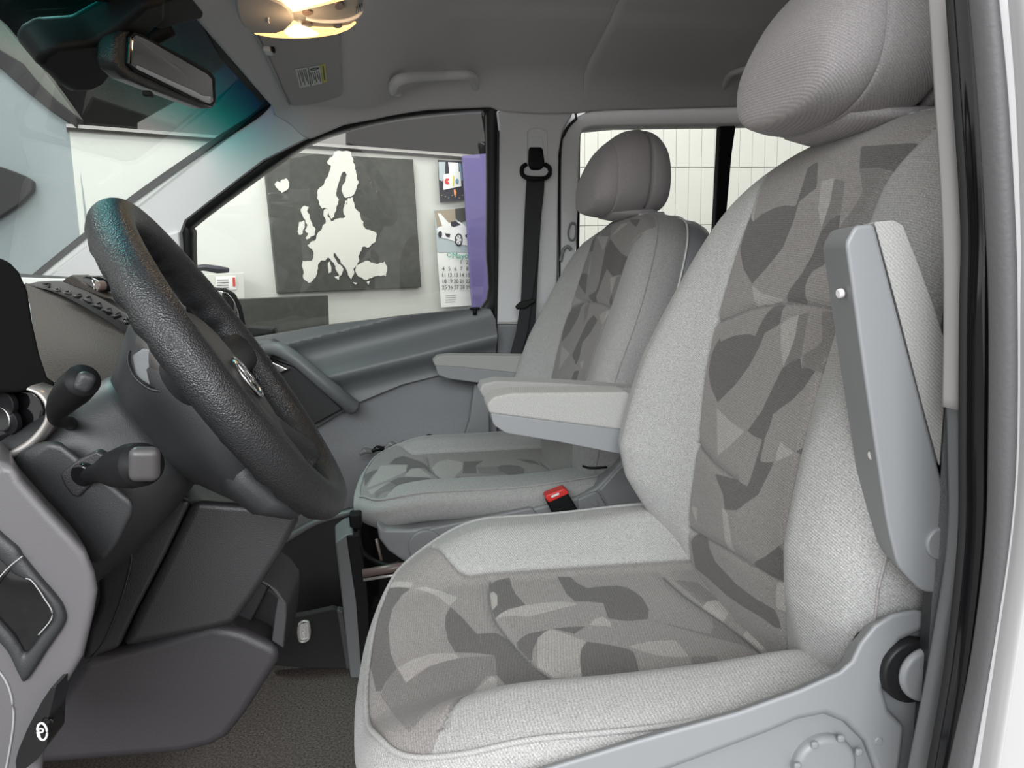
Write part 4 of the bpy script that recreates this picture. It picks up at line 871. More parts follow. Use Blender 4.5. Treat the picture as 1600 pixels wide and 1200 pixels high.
# instrument hood and its glossy binnacle
slab('instrument_hood', [(-90, 396), (0, 402), (14, 406), (32, 425), (45, 455), (53, 505), (64, 555), (76, 590), (96, 603), (60, 608), (30, 614), (-90, 616)], 0.72, 0.10, 'hood_black', dash, 0.008, seg=4, ext=(-0.10, 0.10, 0))
slab('instrument_lens', [(-90, 608), (50, 608), (64, 622), (70, 640), (66, 660), (46, 684), (0, 712), (-90, 730)], 0.745, 0.06, 'gloss_black', dash, 0.004)
strip('silver_bezel', [(-60, 752), (0, 714), (40, 690), (62, 668), (72, 648), (70, 630), (58, 616), (44, 610)], [(-60, 766), (0, 728), (46, 704), (72, 680), (84, 655), (83, 630), (70, 611), (50, 602)], NP(0.70), 0.006, 0.03, 'silver_trim', dash)
for (x, y) in ((6, 632), (12, 660), (0, 655)): disc('gauge_ring', PY(x, y, 0.735), (0.5, 1, 0), 0.012, 0.006, 'chrome' if x == 0 else 'black_plastic', dash, 0.001, 24)
# column flange and knee panels
slab('column_flange', [(34, 738), (30, 722), (45, 702), (72, 684), (100, 690), (140, 722), (170, 745), (200, 770), (218, 782), (212, 806), (200, 830), (190, 850), (170, 876), (149, 886), (128, 850), (88, 800), (55, 768)], 0.675, 0.06, 'column_plastic', dash, 0.012, seg=4, ext=(-0.06, 0.07, -0.02))
slab('knee_panel', [(303, 781), (400, 788), (440, 794), (472, 800), (468, 816), (440, 868), (400, 930), (366, 976), (335, 985), (190, 1013), (214, 960), (262, 868)], 0.80, 0.22, 'dash_dark', dash, 0.010, seg=4, ext=(-0.08, 0.22, -0.04))
slab('knee_panel', [(235, 775), (301, 781), (260, 867), (212, 959), (187, 1013), (130, 1034), (140, 985), (158, 940), (155, 886), (190, 840)], 0.795, 0.22, 'dash_dark', dash, 0.006, ext=(-0.10, 0.22, -0.04))
strip('knee_seam', [(207, 838), (206, 880), (190, 940), (165, 1000), (140, 1034)], [(205, 838), (203, 880), (187, 940), (162, 1000), (137, 1034)], NP(0.793), 0.0008, 0.002, 'column_plastic', dash)
slab('storage_bin', [(40, 1200), (175, 1189), (281, 1181), (330, 1169), (356, 1155), (387, 1116), (437, 1037), (443, 1014), (416, 1001), (381, 985), (359, 979), (330, 975), (250, 997), (130, 1031), (80, 1110)], 0.86, 0.28, 'bin_grey', dash, 0.014, seg=4, ext=(-0.08, 0.25, -0.02))
slab('bin_back', [(346, 978), (366, 956), (402, 905), (433, 925), (446, 945), (445, 1014), (400, 1000)], 0.93, 0.10, 'dash_dark', dash, 0.006)
slab('bin_lip', [(403, 903), (418, 911), (433, 922), (447, 942), (448, 962), (443, 1014), (424, 1002), (429, 960), (433, 936), (419, 919), (400, 908)], 0.862, 0.10, 'bin_grey', dash, 0.004)
slab('bin_divider', [(350, 979), (358, 974), (402, 906), (420, 918), (398, 960), (384, 984)], 0.91, 0.02, 'bin_grey', dash, 0.004)
# light grey panel at the door end of the dashboard
slab('end_panel', [(-120, 770), (-60, 742), (0, 722), (24, 722), (37, 750), (78, 797), (110, 832), (137, 862), (151, 897), (156, 925), (150, 962), (134, 1028), (94, 1096), (76, 1136), (66, 1240), (-120, 1240)], 0.62, 0.10, 'dash_grey', dash, 0.022, seg=6, ext=(-0.06, 0.10, 0))
strip('switch_bezel', [(-60, 800), (17, 848), (35, 870), (61, 902), (87, 932), (99, 952), (100, 975), (73, 1016), (41, 1063), (29, 1053), (10, 1016), (-30, 975), (-80, 930)],
      [(-40, 850), (0, 875), (20, 895), (40, 905), (52, 910), (70, 934), (84, 963), (66, 990), (41, 1020), (30, 1008), (17, 990), (-20, 950), (-50, 920)], NP(0.617), 0.003, 0.03, 'column_plastic', dash, closed=True)
slab('switch_recess', [(-60, 850), (20, 880), (52, 905), (86, 964), (41, 1026), (14, 995), (-50, 940)], 0.6185, 0.01, 'gloss_black', dash, 0)
tube('recess_edge', [PY(*p) for p in ((40, 904, .612), (50, 908, .612), (68, 933, .612), (82, 962, .612), (60, 992, .612))], 0.0005, 'print_grey', dash)
tube('bezel_line', [PY(*p) for p in ((-20, 925, .611), (10, 890, .611), (35, 869, .611))], 0.0005, 'print_grey', dash)
slab('brake_release', [(88, 1073), (82, 1100), (76, 1122), (74, 1165), (58, 1187), (26, 1212), (24, 1190), (29, 1171), (44, 1136), (64, 1098), (80, 1074)], 0.600, 0.03, 'gloss_black', dash, 0.004, r=0.2)
ec = PY(66, 1143, 0.596)
loft_pts = [ec+np.array([0.0046*math.cos(t)*0.8, 0, 0.0075*math.sin(t)]) for t in np.linspace(0, 2*math.pi, 24, endpoint=False)]
tube('emblem_ring', loft_pts, 0.0009, 'white_print', dash, res=6, closed=True, sm=0)
text('emblem_letter', 'P', 0.011, 'white_print', ec, (0.95, 0, 0.1), (0, 0, 1), dash, 0.002)
disc('emblem_arc', PY(79, 1128, 0.60), (0, 1, 0), 0.0022, 0.004, 'gloss_black', dash, 0.0005, 12)
tube('panel_groove', [PY(*p) for p in ((-20, 1030, .6195), (8, 1062, .6195), (20, 1100, .6195), (20, 1140, .6195), (8, 1210, .6195))], 0.0009, 'console_grey', dash)

# ------------------------------------------------------------------ steering wheel and column
wc = np.array([-0.2005, 0.80, 0.7115]); e1 = np.array([-0.535, 0, 0.845]); e2 = np.array([0, 1.0, 0]); wn_ = np.array([0.845, 0, 0.535])
_b = math.radians(7.5); e2, wn_ = e2*math.cos(_b)-wn_*math.sin(_b), wn_*math.cos(_b)+e2*math.sin(_b)
W_ = lambda u, v, w_: wc+u*e2+v*e1+w_*wn_
sw = thing('steering_wheel', 'black leather-grained steering wheel with four spokes', 'steering wheel', wc)
rings = []; RR = 0.176
for i in range(160):
    t = 2*math.pi*i/160; dirv = math.sin(t)*e2+math.cos(t)*e1; ring = []
    grip = 1.0 if (abs(math.sin(t)) > 0.15) else 0.3
    for k in range(24):
        a = 2*math.pi*k/24; r0 = 0.0190
        back = max(0.0, -math.sin(a+0.5))
        r_ = r0*(1+0.10*grip*back*math.sin(t*34)) if (0.45 < abs(math.sin(t/2)) < 0.62 or abs(math.sin(t/2)) < 0.35 or 0.88 < abs(math.sin(t/2)) < 0.985) else r0
        ring.append(wc+dirv*(RR+r_*math.cos(a))+wn_*(r_*1.08*math.sin(a)))
    rings.append(ring)
rings.append(rings[0]); loft('rim', rings, 'wheel_leather', sw, caps=False)
ol = resample(spl([(-.072, .062), (0, .070), (.072, .062), (.092, .02), (.088, -.04), (.062, -.095), (0, -.108), (-.062, -.095), (-.088, -.04), (-.092, .02)], 8, True), 120)
wm = lambda u, v, w_: wc+np.outer(u, e2)+np.outer(v, e1)+np.outer(w_, wn_)
pad('airbag_pad', ol, lambda u, v, s: 0.004-0.010*(np.asarray(s)**4)-0.10*u*u+0.0*v, [(0.002, .003), (0.004, .010), (0.005, .03), (0.0, .04)], wm, 'wheel_pad', sw, 16)
def oval(cen, au, av, n=32, e=2.3):
    return [cen+au*math.copysign(abs(math.cos(t))**(2/e), math.cos(t))+av*math.copysign(abs(math.sin(t))**(2/e), math.sin(t)) for t in np.linspace(0, 2*math.pi, n, endpoint=False)]
loft('hub_shell', [oval(W_(0, v, w_), e2*a, e1*b, 48, 2.6) for v, w_, a, b in ((-.018, -.012, .098, .092), (-.022, -.03, .102, .105), (-.03, -.05, .098, .115), (-.03, -.066, .085, .105), (-.02, -.085, .07, .08), (-.01, -.10, .06, .06))], 'column_plastic', sw)
for ang, wd in ((86, .024), (148, .026), (-86, .024), (-148, .034)):
    t = math.radians(ang); d = math.sin(t)*e2+math.cos(t)*e1; pr = math.cos(t)*e2-math.sin(t)*e1
    dp = 0.026 if ang != -148 else 0.036
    loft('spoke', [oval(wc+d*r+wn_*w_, pr*a, wn_*b, 24, 2.4) for r, w_, a, b in ((.05, -.03, wd*1.7, dp), (.09, -.024, wd*1.25, dp*.9), (.125, -.014, wd, dp*.72), (.155, -.005, wd*1.05, .017), (.178, 0, wd*1.5, .014))], 'wheel_leather' if ang > 0 else 'column_plastic', sw)
loft('lower_shell', [oval(W_(u, v, w_), pr2*a, wn_*b, 28, 2.6) for u, v, w_, a, b, pr2 in ((0.0, -.06, -.04, .085, .034, e2), (-.01, -.10, -.045, .08, .03, e2), (-.02, -.135, -.038, .07, .026, e2), (-.03, -.160, -.022, .055, .016, e2))], 'column_plastic', sw)
em = W_(-.012, -.022, .008)
tube('emblem_ring', [em+0.024*(math.cos(t)*e2+math.sin(t)*e1) for t in np.linspace(0, 2*math.pi, 32, endpoint=False)], 0.0022, 'chrome', sw, res=8, closed=True, sm=0)
for k in range(3):
    t = math.pi/2+k*2*math.pi/3; tube('emblem_point', [em, em+0.023*(math.cos(t)*e2+math.sin(t)*e1)], [0.0036, 0.0008], 'chrome', sw, res=6, sm=0)
slab('spoke_button', [(338, 673), (343, 690), (369, 714), (400, 732), (413, 738), (421, 735), (395, 711), (360, 686)], 0.69, 0.012, 'gloss_black', sw, 0.002)
for x in (368, 374): tube('button_mark', [PY(*p) for p in ((x+6, 694, .685), (x+1, 700, .685), (x+3, 708, .685))], 0.0006, 'label_silver', sw, res=6)
sc = thing('steering_column', 'dark steering column shroud with two control stalks behind the wheel', 'steering column', W_(0, -.02, -.18))
loft('shroud', [oval(W_(0, v, w_), e2*a, e1*b, 48, 2.8) for v, w_, a, b in ((-.012, -.085, .062, .060), (-.014, -.10, .070, .068), (-.02, -.14, .077, .076), (-.024, -.19, .082, .082), (-.026, -.24, .084, .084), (-.028, -.30, .084, .086))], 'column_plastic', sc)
slab('shroud_cap', [(205, 556), (222, 545), (236, 545), (262, 572), (276, 598), (270, 606), (235, 603), (212, 590)], 0.705, 0.02, 'door_plastic', sc, 0.006, r=0.2)
strip('cap_groove', [(203, 548), (202, 566), (212, 588), (236, 606), (264, 610)], [(200, 549), (199, 567), (209, 591), (234, 610), (264, 614)], NP(0.70), 0.001, 0.004, 'dash_dark', sc)
slab('stalk_plate', [(92, 742), (118, 720), (150, 704), (164, 712), (160, 730), (140, 760), (122, 778), (112, 776), (100, 760)], 0.671, 0.012, 'dash_dark', sc, 0.003)
mat('stalk_grey', (0.055, 0.052, 0.054), 0.4)
st1 = tube('wiper_stalk', [PY(*p) for p in ((112, 668, .74), (108, 660, .70), (92, 656, .665), (88, 646, .64), (98, 628, .62), (116, 608, .60), (130, 594, .585))], [.006, .006, .0065, .007, .011, .0135, .0125], 'black_plastic', sc, res=20)
rbox('stalk_end', PY(132, 597, 0.583), (0.013, 0.010, 0.016), 0.005, 'column_plastic', sc, rot=(0.2, 0.5, 0.5))
st2 = tube('indicator_stalk', [PY(*p) for p in ((124, 744, .70), (140, 742, .668), (160, 737, .64), (182, 732, .61), (205, 728, .575), (222, 726, .555))], [.007, .007, .0095, .0150, .0172, .0160], 'black_plastic', sc, res=24)
rbox('stalk_end', PY(226, 725, 0.548), (0.021, 0.012, 0.026), 0.0085, 'stalk_grey', sc, rot=(0.1, 0.1, 0.25))
disc('stalk_collar', PY(126, 744, 0.666), (0.2, 1, 0.1), 0.0105, 0.02, 'gloss_black', sc, 0.003, 28)
for (x, y) in ((176, 712), (172, 722)): tube('stalk_mark', [PY(x, y, .585), PY(x+7, y-5, .575)], 0.0012, 'white_print', sc, res=6, sm=0)

# ------------------------------------------------------------------ roof fittings
oc = thing('overhead_console', 'grey roof console with two lit warm reading lamps and four buttons', 'roof lamp', PZ(470, 10, 1.17))
Zp = lambda z: (lambda a_, b_: PZ(a_, b_, z))
zo = lambda pts: [(340+x*.1625, y*.1625) for x, y in pts]
slab('housing', [(367, -10), (367, 8), (370, 24), (377, 42), (394, 54), (431, 61), (478, 62), (520, 56), (556, 41), (568, 16), (570, -10), (566, -60), (520, -95), (440, -95), (385, -60)], 0, 0, 'console_grey', oc, 0.010, pl=Zp(1.175), ext=(0, 0, 0.06), seg=4)
slab('lamp_lens', zo([(345,332),(560,330),(660,300),(722,215),(760,225),(800,262),(900,275),(1050,282),(1150,280),(1250,262),(1335,234),(1260,290),(1150,332),(1000,358),(850,372),(700,374),(520,364)]), 0, 0, 'lamp_lens', oc, 0.002, pl=Zp(1.172), ext=(0, 0, 0.006))
slab('lamp_bulb', zo([(640,320),(735,240),(900,290),(980,340),(850,362),(700,362)]), 0, 0, 'lamp_core', oc, 0.002, pl=Zp(1.1705), ext=(0, 0, 0.004), r=0.3)
slab('lamp_lens', zo([(520,0),(600,24),(655,60),(712,125),(850,98),(1000,62),(1240,0),(1240,-180),(900,-330),(560,-200)]), 0, 0, 'lamp_lens', oc, 0.002, pl=Zp(1.172), ext=(0, 0, 0.006))
slab('lamp_bulb', zo([(600,0),(710,100),(980,40),(1120,0),(1000,-180),(700,-180)]), 0, 0, 'lamp_core', oc, 0.002, pl=Zp(1.1705), ext=(0, 0, 0.004), r=0.3)
slab('glasses_lid', zo([(175,-60),(172,60),(205,190),(260,270),(340,325),(560,328),(650,300),(712,240),(735,200),(735,160),(690,90),(630,45),(520,0),(500,-120),(300,-160)]), 0, 0, 'console_grey', oc, 0.004, pl=Zp(1.169), ext=(0, 0, 0.010))
tube('lid_grip', [PZ(*p, 1.168) for p in zo([(490,175),(485,195),(495,220)])], 0.0012, 'headliner_cloth', oc)
strip('centre_ridge', zo([(850,180),(1000,208),(1200,205),(1330,165),(1390,110)]), zo([(850,186),(1000,216),(1200,216),(1340,178),(1402,112)]), Zp(1.172), 0.0015, 0.004, 'pillar_trim', oc, bdir=(0, 0, 1))
for cx, cy, rx, ry in ((865, 130, 52, 26), (860, 245, 58, 24), (1170, 62, 48, 40), (1155, 252, 46, 24)):
    slab('button', zo([(cx+rx*math.cos(t), cy+ry*math.sin(t)) for t in np.linspace(0, 2*math.pi, 14, endpoint=False)]), 0, 0, 'button_brown', oc, 0.001, pl=Zp(1.1725), ext=(0, 0, 0.004))
for k in range(3): slab('speaker_slot', zo([(1335+k*22, 80-k*12), (1345+k*22, 76-k*12), (1340+k*22, 132-k*12), (1330+k*22, 136-k*12)]), 0, 0, 'gloss_black', oc, 0, pl=Zp(1.170), ext=(0, 0, 0.003))
for (x, y, pw_) in ((470, 52, 1.5), (470, -15, 1.8)):
    l = bpy.data.lights.new('reading_lamp', 'POINT'); l.energy = pw_*0.10; l.color = (1.0, 0.62, 0.30); l.shadow_soft_size = 0.02
    lo = bpy.data.objects.new('reading_lamp', l); COL.objects.link(lo); lo.location = PZ(x, y, 1.145)
vi = thing('sun_visor', 'grey folded passenger sun visor with a yellow and white warning sticker', 'sun visor', PZ(490, 110, 1.205))
slab('visor_board', zo([(372,330),(365,100),(1190,100),(1192,600),(1205,900),(1195,925),(1150,945),(1000,990),(900,1012),(760,1024),(705,1020),(680,990),(520,640)]), 0, 0, 'visor_cloth', vi, 0.005, pl=Zp(1.203), ext=(0, 0, 0.016), seg=4)
tube('visor_edge', [PZ(*p, 1.203) for p in zo([(372,340),(440,480),(520,640),(600,820),(690,1000)])], 0.003, 'console_grey', vi)
rbox('visor_clip', PZ(419, 79, 1.200), (0.014, 0.03, 0.010), 0.004, 'pillar_trim', vi); rbox('visor_clip_slot', PZ(427, 78, 1.1985), (0.006, 0.012, 0.008), 0.002, 'black_plastic', vi)
zl = lambda name, pts, m, z: slab(name, zo(pts), 0, 0, m, vi, 0, pl=Zp(z), ext=(0, 0, 0.0006))
zl('sticker', [(745,665),(985,628),(1008,803),(790,847)], 'paper_white', 1.2022); zl('sticker_stripe', [(987,624),(1035,612),(1052,786),(1012,797)], 'print_yellow', 1.2022)
for k in range(5):
    x = 768+k*18; zl('sticker_line', [(x, 680-k*3), (x+7, 679-k*3), (x+40, 824-k*4-(k % 2)*30), (x+33, 826-k*4-(k % 2)*30)], 'print_dark', 1.2015)
for k in range(5):
    x = 892+k*19; zl('sticker_line', [(x, 700-k*3), (x+7, 699-k*3), (x+26, 800-k*4-(k % 2)*25), (x+19, 802-k*4-(k % 2)*25)], 'print_dark', 1.2015)
zl('sticker_rule', [(868,652),(875,650),(902,822),(893,824)], 'print_dark', 1.2015)
zl('sticker_rule', [(1008,640),(1020,638),(1036,770),(1024,773)], 'print_dark', 1.2015)
zl('sticker_symbol', [(885,668),(920,655),(970,652),(975,662),(940,676),(900,680)], 'print_dark', 1.2015); zl('sticker_symbol', [(905,668),(930,660),(955,660),(935,670)], 'paper_white', 1.2010)
# grab handles, coat hook, belt guide
gh = thing('grab_handle', 'grey arched grab handle above the passenger door window', 'grab handle', roof_hit(675, 125))
strip('handle_seat', [(604, 149), (600, 138), (604, 122), (622, 109), (680, 104), (735, 103), (750, 112), (755, 128), (752, 142)], [(612, 147), (609, 137), (612, 125), (626, 114), (680, 110), (733, 109), (744, 116), (748, 128), (745, 141)], lambda a_, b_: roof_hit(a_, b_, 0.001), 0.002, 0.006, 'headliner_cloth', gh)
hp = [roof_hit(x, y, l_) for x, y, l_ in ((613, 143, .015), (615, 132, .034), (626, 124, .05), (650, 120, .055), (690, 118, .055), (725, 117, .052), (739, 122, .042), (743, 136, .02))]
tube('handle_grip', hp, [.010, .012, .012, .011, .011, .012, .012, .010], 'pillar_trim', gh, res=16)
for x, y in ((616, 145), (740, 138)): rbox('handle_mount', roof_hit(x, y, 0.014), (0.040, 0.014, 0.018), 0.006, 'pillar_trim', gh)
slab('handle_well', [(634, 147), (636, 132), (645, 126), (716, 122), (719, 142)], 0, 0, 'headliner_cloth', gh, 0, pl=lambda a_, b_: roof_hit(a_, b_, 0.002), ext=(0, 0.004, 0.004))
gh2 = thing('grab_handle', 'dark rear grab handle half hidden behind the nearer headrest', 'grab handle', roof_hit(1160, 130))
tube('handle_grip', [roof_hit(x, y, l_) for x, y, l_ in ((1131, 140, .012), (1140, 120, .03), (1152, 112, .045), (1180, 106, .05), (1230, 106, .05), (1250, 130, .01))], 0.010, 'headliner_cloth', gh2, flat=0.7)
tube('handle_seat', [roof_hit(x, y, .002) for x, y in ((1128, 142), (1180, 143), (1240, 141))], 0.003, 'headliner_cloth', gh2)
ch = thing('coat_hook', 'small oval coat hook on the rear side of the roof lining', 'hook', roof_hit(1013, 126))
cq = [(998, 131), (1003, 122), (1012, 117), (1027, 117), (1026, 124), (1016, 133), (1003, 135)]
tube('hook_ring', [roof_hit(x, y, .010) for x, y in cq], 0.004, 'headliner_cloth', ch, closed=True, res=8)
tube('hook_arm', [roof_hit(x, y, .016) for x, y in ((1002, 129), (1008, 122), (1022, 121))], 0.0035, 'headliner_cloth', ch, res=8)
# rear-view mirror
Lm = PY(188, 84, 1.12); Rm = PY(336, 142, 1.34); xd = (Rm-Lm); mw = np.linalg.norm(xd); xd /= mw
nm = np.cross(xd, (0.10, 0, 1.0)); nm /= np.linalg.norm(nm)
if nm@(CAM-Lm) < 0: nm = -nm
rv = thing('rear_view_mirror', 'angled interior mirror with a dark rim hanging at the top of the windscreen', 'mirror', (Lm+Rm)/2)
mp_ = lambda off: plane_fn(nm, Lm+nm*off)
slab('mirror_case', [(176, 92), (180, 58), (192, 45), (206, 43), (330, 108), (339, 120), (341, 160), (336, 170), (320, 170), (240, 140), (200, 124), (184, 110)], 0, 0, 'wheel_leather', rv, 0.008, pl=mp_(-0.004), ext=-nm*0.030, seg=4)
slab('mirror_rim', [(201, 100), (203, 56), (210, 49), (226, 55), (330, 112), (337, 122), (338, 160), (333, 167), (322, 164), (212, 112)], 0, 0, 'gloss_black', rv, 0.002, pl=mp_(0.002), ext=-nm*0.010)
slab('mirror_glass', [(206, 101), (208, 60), (213, 55), (226, 60), (324, 116), (331, 124), (333, 158), (328, 162), (318, 159), (215, 108)], 0, 0, 'mirror_glass', rv, 0, pl=mp_(0.0035), ext=-nm*0.002)
rbox('dimming_tab', mp_(-0.012)(231, 147), (0.012, 0.014, 0.008), 0.002, 'black_plastic', rv)
cm_ = (Lm+Rm)/2
tube('mirror_arm', [cm_-nm*0.03, cm_-nm*0.06+np.array([0, 0, 0.03]), wsx(-0.01)(262, 40)], [0.012, 0.010, 0.018], 'black_plastic', rv)
slab('mirror_mount', [(232, 22), (238, 10), (300, -14), (322, 12), (318, 30), (250, 48), (236, 42)], 0, 0, 'black_plastic', rv, 0.006, pl=wsx(-0.03), ext=(-0.02, 0, 0.028))
rs = thing('rain_sensor_housing', 'rounded black sensor housing on the windscreen left of the mirror', 'sensor housing', wsx(-0.02)(130, 105))
slab('sensor_cover', [(60, 104), (70, 88), (95, 74), (150, 68), (185, 48), (230, 10), (262, 0), (262, 30), (210, 78), (182, 112), (165, 134), (140, 146), (112, 147), (92, 134), (84, 125)], 0, 0, 'black_plastic', rs, 0.018, pl=wsx(-0.045), ext=(-0.028, 0, 0.04), seg=5)

# ------------------------------------------------------------------ seat belt, outer mirror, small items
sb = thing('seat_belt', 'black seat belt hanging from its anchor on the far pillar', 'seat belt', PY(835, 400, 1.98))
slab('anchor_cover', [(826, 231), (829, 229), (846, 229), (849, 233), (852, 258), (845, 265), (830, 265), (826, 256)], 1.975, 0.03, 'black_plastic', sb, 0.006)
tube('guide_ring', [PY(*p) for p in ((822, 257, 1.985), (816, 262, 1.98), (816, 272, 1.98), (824, 278, 1.97), (838, 279, 1.965), (852, 278, 1.97), (859, 271, 1.98), (858, 262, 1.98), (851, 257, 1.985))], 0.006, 'black_plastic', sb, res=10)
slab('belt_strap', [(823, 274), (851, 277), (850, 300), (846, 335), (838, 420), (831, 470), (824, 520), (812, 565), (794, 565), (806, 520), (814, 468), (817, 400), (820, 330)], 1.985, 0.003, 'belt_webbing', sb, 0.001)
slab('belt_strap', [(822, 278), (849, 282), (842, 400), (838, 480), (836, 520), (830, 580), (800, 580), (815, 500), (820, 400)], 2.005, 0.003, 'belt_webbing', sb, 0.001)
slab('belt_tongue', [(805, 479), (812, 472), (836, 466), (838, 470), (830, 476), (822, 482), (808, 484)], 1.975, 0.010, 'black_plastic', sb, 0.003)
strip('anchor_slot', [(822, 256), (822, 210), (826, 202), (838, 199), (850, 202), (855, 210), (855, 256)], [(824, 256), (824, 211), (828, 204), (838, 201), (848, 204), (853, 211), (853, 256)], gl(-0.036), 0.002, 0.003, 'pillar_trim', sb)
slab('anchor_slide', [(829, 230), (829, 213), (848, 213), (849, 230)], 0, 0, 'pillar_trim', sb, 0.002, pl=gl(-0.038), ext=(0, 0.004, 0))
om = bpy.data.objects.new('door_mirror', None); COL.objects.link(om); om.parent = door; om.location = tuple(PY(350, 485, 2.3)-np.array(door.location))
slab('mirror_shell', [(312, 470), (318, 455), (332, 449), (352, 450), (368, 458), (378, 478), (384, 505), (383, 517), (372, 520), (360, 516), (330, 520), (312, 510)], 2.30, 0.08, 'black_plastic', om, 0.008, seg=4, ext=(-0.03, 0.08, 0))
slab('mirror_glass', [(313, 468), (322, 458), (340, 454), (356, 458), (366, 470), (372, 488), (375, 508), (370, 512), (340, 512), (314, 505)], 2.296, 0.004, 'mirror_glass', om, 0.001)
slab('mirror_foot', [(345, 514), (385, 510), (430, 512), (430, 545), (350, 545)], 2.28, 0.05, 'black_plastic', om, 0.008)
pd = thing('seat_pedestal', 'black steel seat pedestal with bars under the passenger seat', 'seat pedestal', (-0.02, 1.45, 0.0))
slab('side_cover', [(524, 848), (540, 836), (552, 833), (560, 880), (567, 950), (569, 1060), (548, 1060), (536, 950)], 1.33, 0.30, 'door_plastic', pd, 0.004, ext=(-0.012, 0.10, 0))
slab('inner_plate', [(541, 838), (560, 836), (572, 900), (576, 950), (578, 1048), (564, 1048), (556, 940)], 1.325, 0.02, 'black_plastic', pd, 0.002)
slab('frame_plate', [(545, 800), (640, 812), (720, 850), (760, 900), (700, 1080), (566, 1080), (560, 900)], 1.50, 0.02, 'gloss_black', pd, 0.006)
tube('crossbar', [PY(567, 896, 1.30), PY(660, 880, 1.30)], 0.008, 'button_brown', pd, sm=0); tube('crossbar', [PY(568, 906, 1.295), PY(660, 892, 1.295)], 0.003, 'silver_trim', pd, sm=0)
tube('adjust_rod', [PY(*p) for p in ((561, 818, 1.38), (560, 835, 1.37), (565, 860, 1.36), (580, 874, 1.35), (605, 884, 1.33), (625, 880, 1.33))], 0.005, 'black_plastic', pd)
tube('adjust_rod', [PY(588, 842, 1.40), PY(596, 876, 1.38)], 0.003, 'button_brown', pd, sm=0)
rbox('frame_joint', PY(556, 812, 1.38), (0.022, 0.03, 0.03), 0.004, 'black_plastic', pd)
dp_ = thing('seat_slide_lever', 'grey cover and black lever at the front foot of the nearest seat', 'seat lever', (-0.07, 0.72, 0.1))
slab('lever_cover', [(560, 1108), (580, 1102), (600, 1110), (640, 1250), (568, 1250)], 0.80, 0.10, 'door_plastic', dp_, 0.006)
tube('lever_bar', [PY(*p) for p in ((583, 1260, .72), (577, 1185, .72), (579, 1150, .72), (588, 1142, .72), (596, 1160, .72), (606, 1260, .72))], 0.005, 'gloss_black', dp_)
fm = thing('floor_mat', 'black floor mat with a small silver badge, beyond the tunnel', 'mat', PY(490, 1045, 1.45))
slab('mat_body', [(430, 968), (480, 960), (520, 951), (535, 957), (549, 1046), (490, 1045), (425, 1041)], 1.45, 0.02, 'mat_black', fm, 0.004)
slab('mat_binding', [(526, 953), (536, 955), (551, 1046), (541, 1046)], 1.447, 0.02, 'rubber_soft', fm, 0.003)
strip('badge_frame', [(466, 975), (483, 971.5), (484, 999), (467, 1003)], [(468.5, 977), (481, 974), (482, 997.5), (469, 1000.5)], NP(1.444), 0.001, 0.004, 'label_silver', fm, closed=True, n=4)
slab('badge_plate', [(467, 976), (482, 972.5), (483, 999), (468, 1002)], 1.4485, 0.002, 'headliner_cloth', fm, 0)
tube('badge_script', [PY(x, y, 1.442) for x, y in ((474, 997), (478, 996), (473, 993), (478, 992), (472, 989), (478, 987), (473, 984), (478, 982), (475, 978))], 0.0016, 'white_print', fm, res=6)
pg = thing('plastic_wrap', 'crumpled clear-black plastic film beside the far edge of the passenger seat', 'plastic wrap', PY(600, 705, 1.97))
rng = np.random.RandomState(4)
for k in range(6):
    x = 566+k*20; y = 708-k*4.2
    tube('film_fold', [PY(x-8+rng.rand()*4, y+2, 1.96), PY(x+4, y-6+rng.rand()*4, 1.965), PY(x+14, y-3, 1.97), PY(x+24, y-8+rng.rand()*3, 1.975)], [0.006, 0.014-0.001*k, 0.011, 0.004], 'gloss_black' if k % 2 else 'clear_film', pg, res=7, flat=0.6)

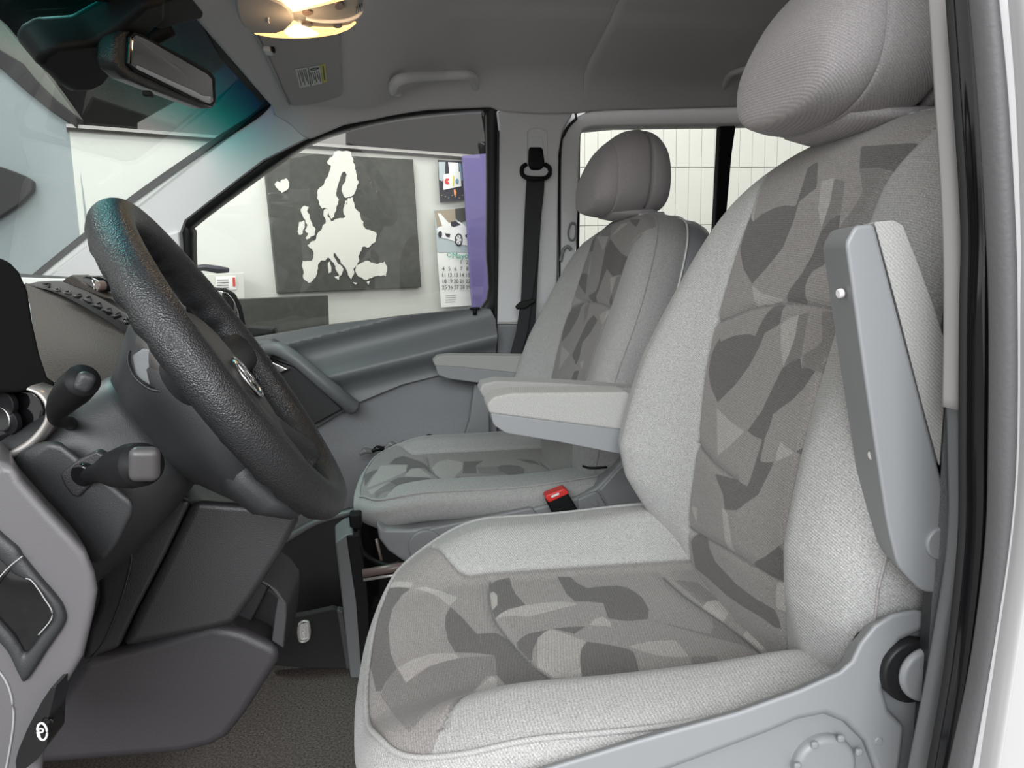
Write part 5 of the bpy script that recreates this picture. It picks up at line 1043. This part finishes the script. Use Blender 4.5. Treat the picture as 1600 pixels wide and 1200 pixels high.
# ------------------------------------------------------------------ sub-parts: hang the small pieces under the part they belong to
def adopt(root, child, parent):
    ps = [o for o in root.children if o.name.split('.')[0] == parent]
    if not ps: return
    for c in [o for o in root.children if o.name.split('.')[0] == child]:
        wl = c.location.copy()
        p = min(ps, key=lambda q: (q.location-wl).length)
        if p is c: continue
        c.parent = p; c.location = wl-p.location
for r_ in (drv, psg):
    for c_, p_ in (('piping', 'cushion'), ('stitching', 'backrest'), ('edge_piping', 'backrest'), ('headrest_post', 'headrest'), ('headrest_base', 'headrest'), ('screw_cap', 'base_shell'), ('round_cover', 'base_shell'),
                   ('shell_panel', 'base_shell'), ('shell_rim', 'base_shell'), ('height_dial', 'base_shell'), ('dial_dimple', 'base_shell'), ('raised_armrest_pad', 'raised_armrest'), ('screw_recess', 'raised_armrest'), ('armrest_pivot_cap', 'raised_armrest'), ('recliner_knob', 'recliner_ring')):
        adopt(r_, c_, p_)
for c_ in ('emblem_ring', 'emblem_point'): adopt(sw, c_, 'airbag_pad')
adopt(sc, 'stalk_mark', 'indicator_stalk'); adopt(sc, 'cap_groove', 'shroud_cap')
for c_ in ('grille_slot', 'clip_socket', 'clip_pin'): adopt(dash, c_, 'grille_frame')
for c_ in ('emblem_ring', 'emblem_letter', 'emblem_arc'): adopt(dash, c_, 'brake_release')
for c_ in ('bin_back', 'bin_lip', 'bin_divider'): adopt(dash, c_, 'storage_bin')
adopt(oc, 'lid_grip', 'glasses_lid'); adopt(oc, 'lid_latch', 'glasses_lid'); adopt(oc, 'lamp_bulb', 'lamp_lens')
for c_ in ('sticker_line', 'sticker_rule', 'sticker_symbol', 'sticker_stripe'): adopt(vi, c_, 'sticker')
for c_ in ('printed_car', 'printed_car_door', 'printed_car_window', 'printed_car_vent', 'printed_wheel', 'printed_wheel_gap', 'printed_lamp', 'photo_wall', 'photo_dark'): adopt(cal, c_, 'photo')
for c_ in ('lettering', 'fine_print'): adopt(cal, c_, 'page')
adopt(door, 'lock_pin_cap', 'lock_pin'); adopt(bk, 'button_label', 'release_button'); adopt(fm, 'badge_script', 'badge_plate'); adopt(fm, 'badge_frame', 'badge_plate')
adopt(rv, 'mirror_glass', 'mirror_case'); adopt(rv, 'dimming_tab', 'mirror_case')
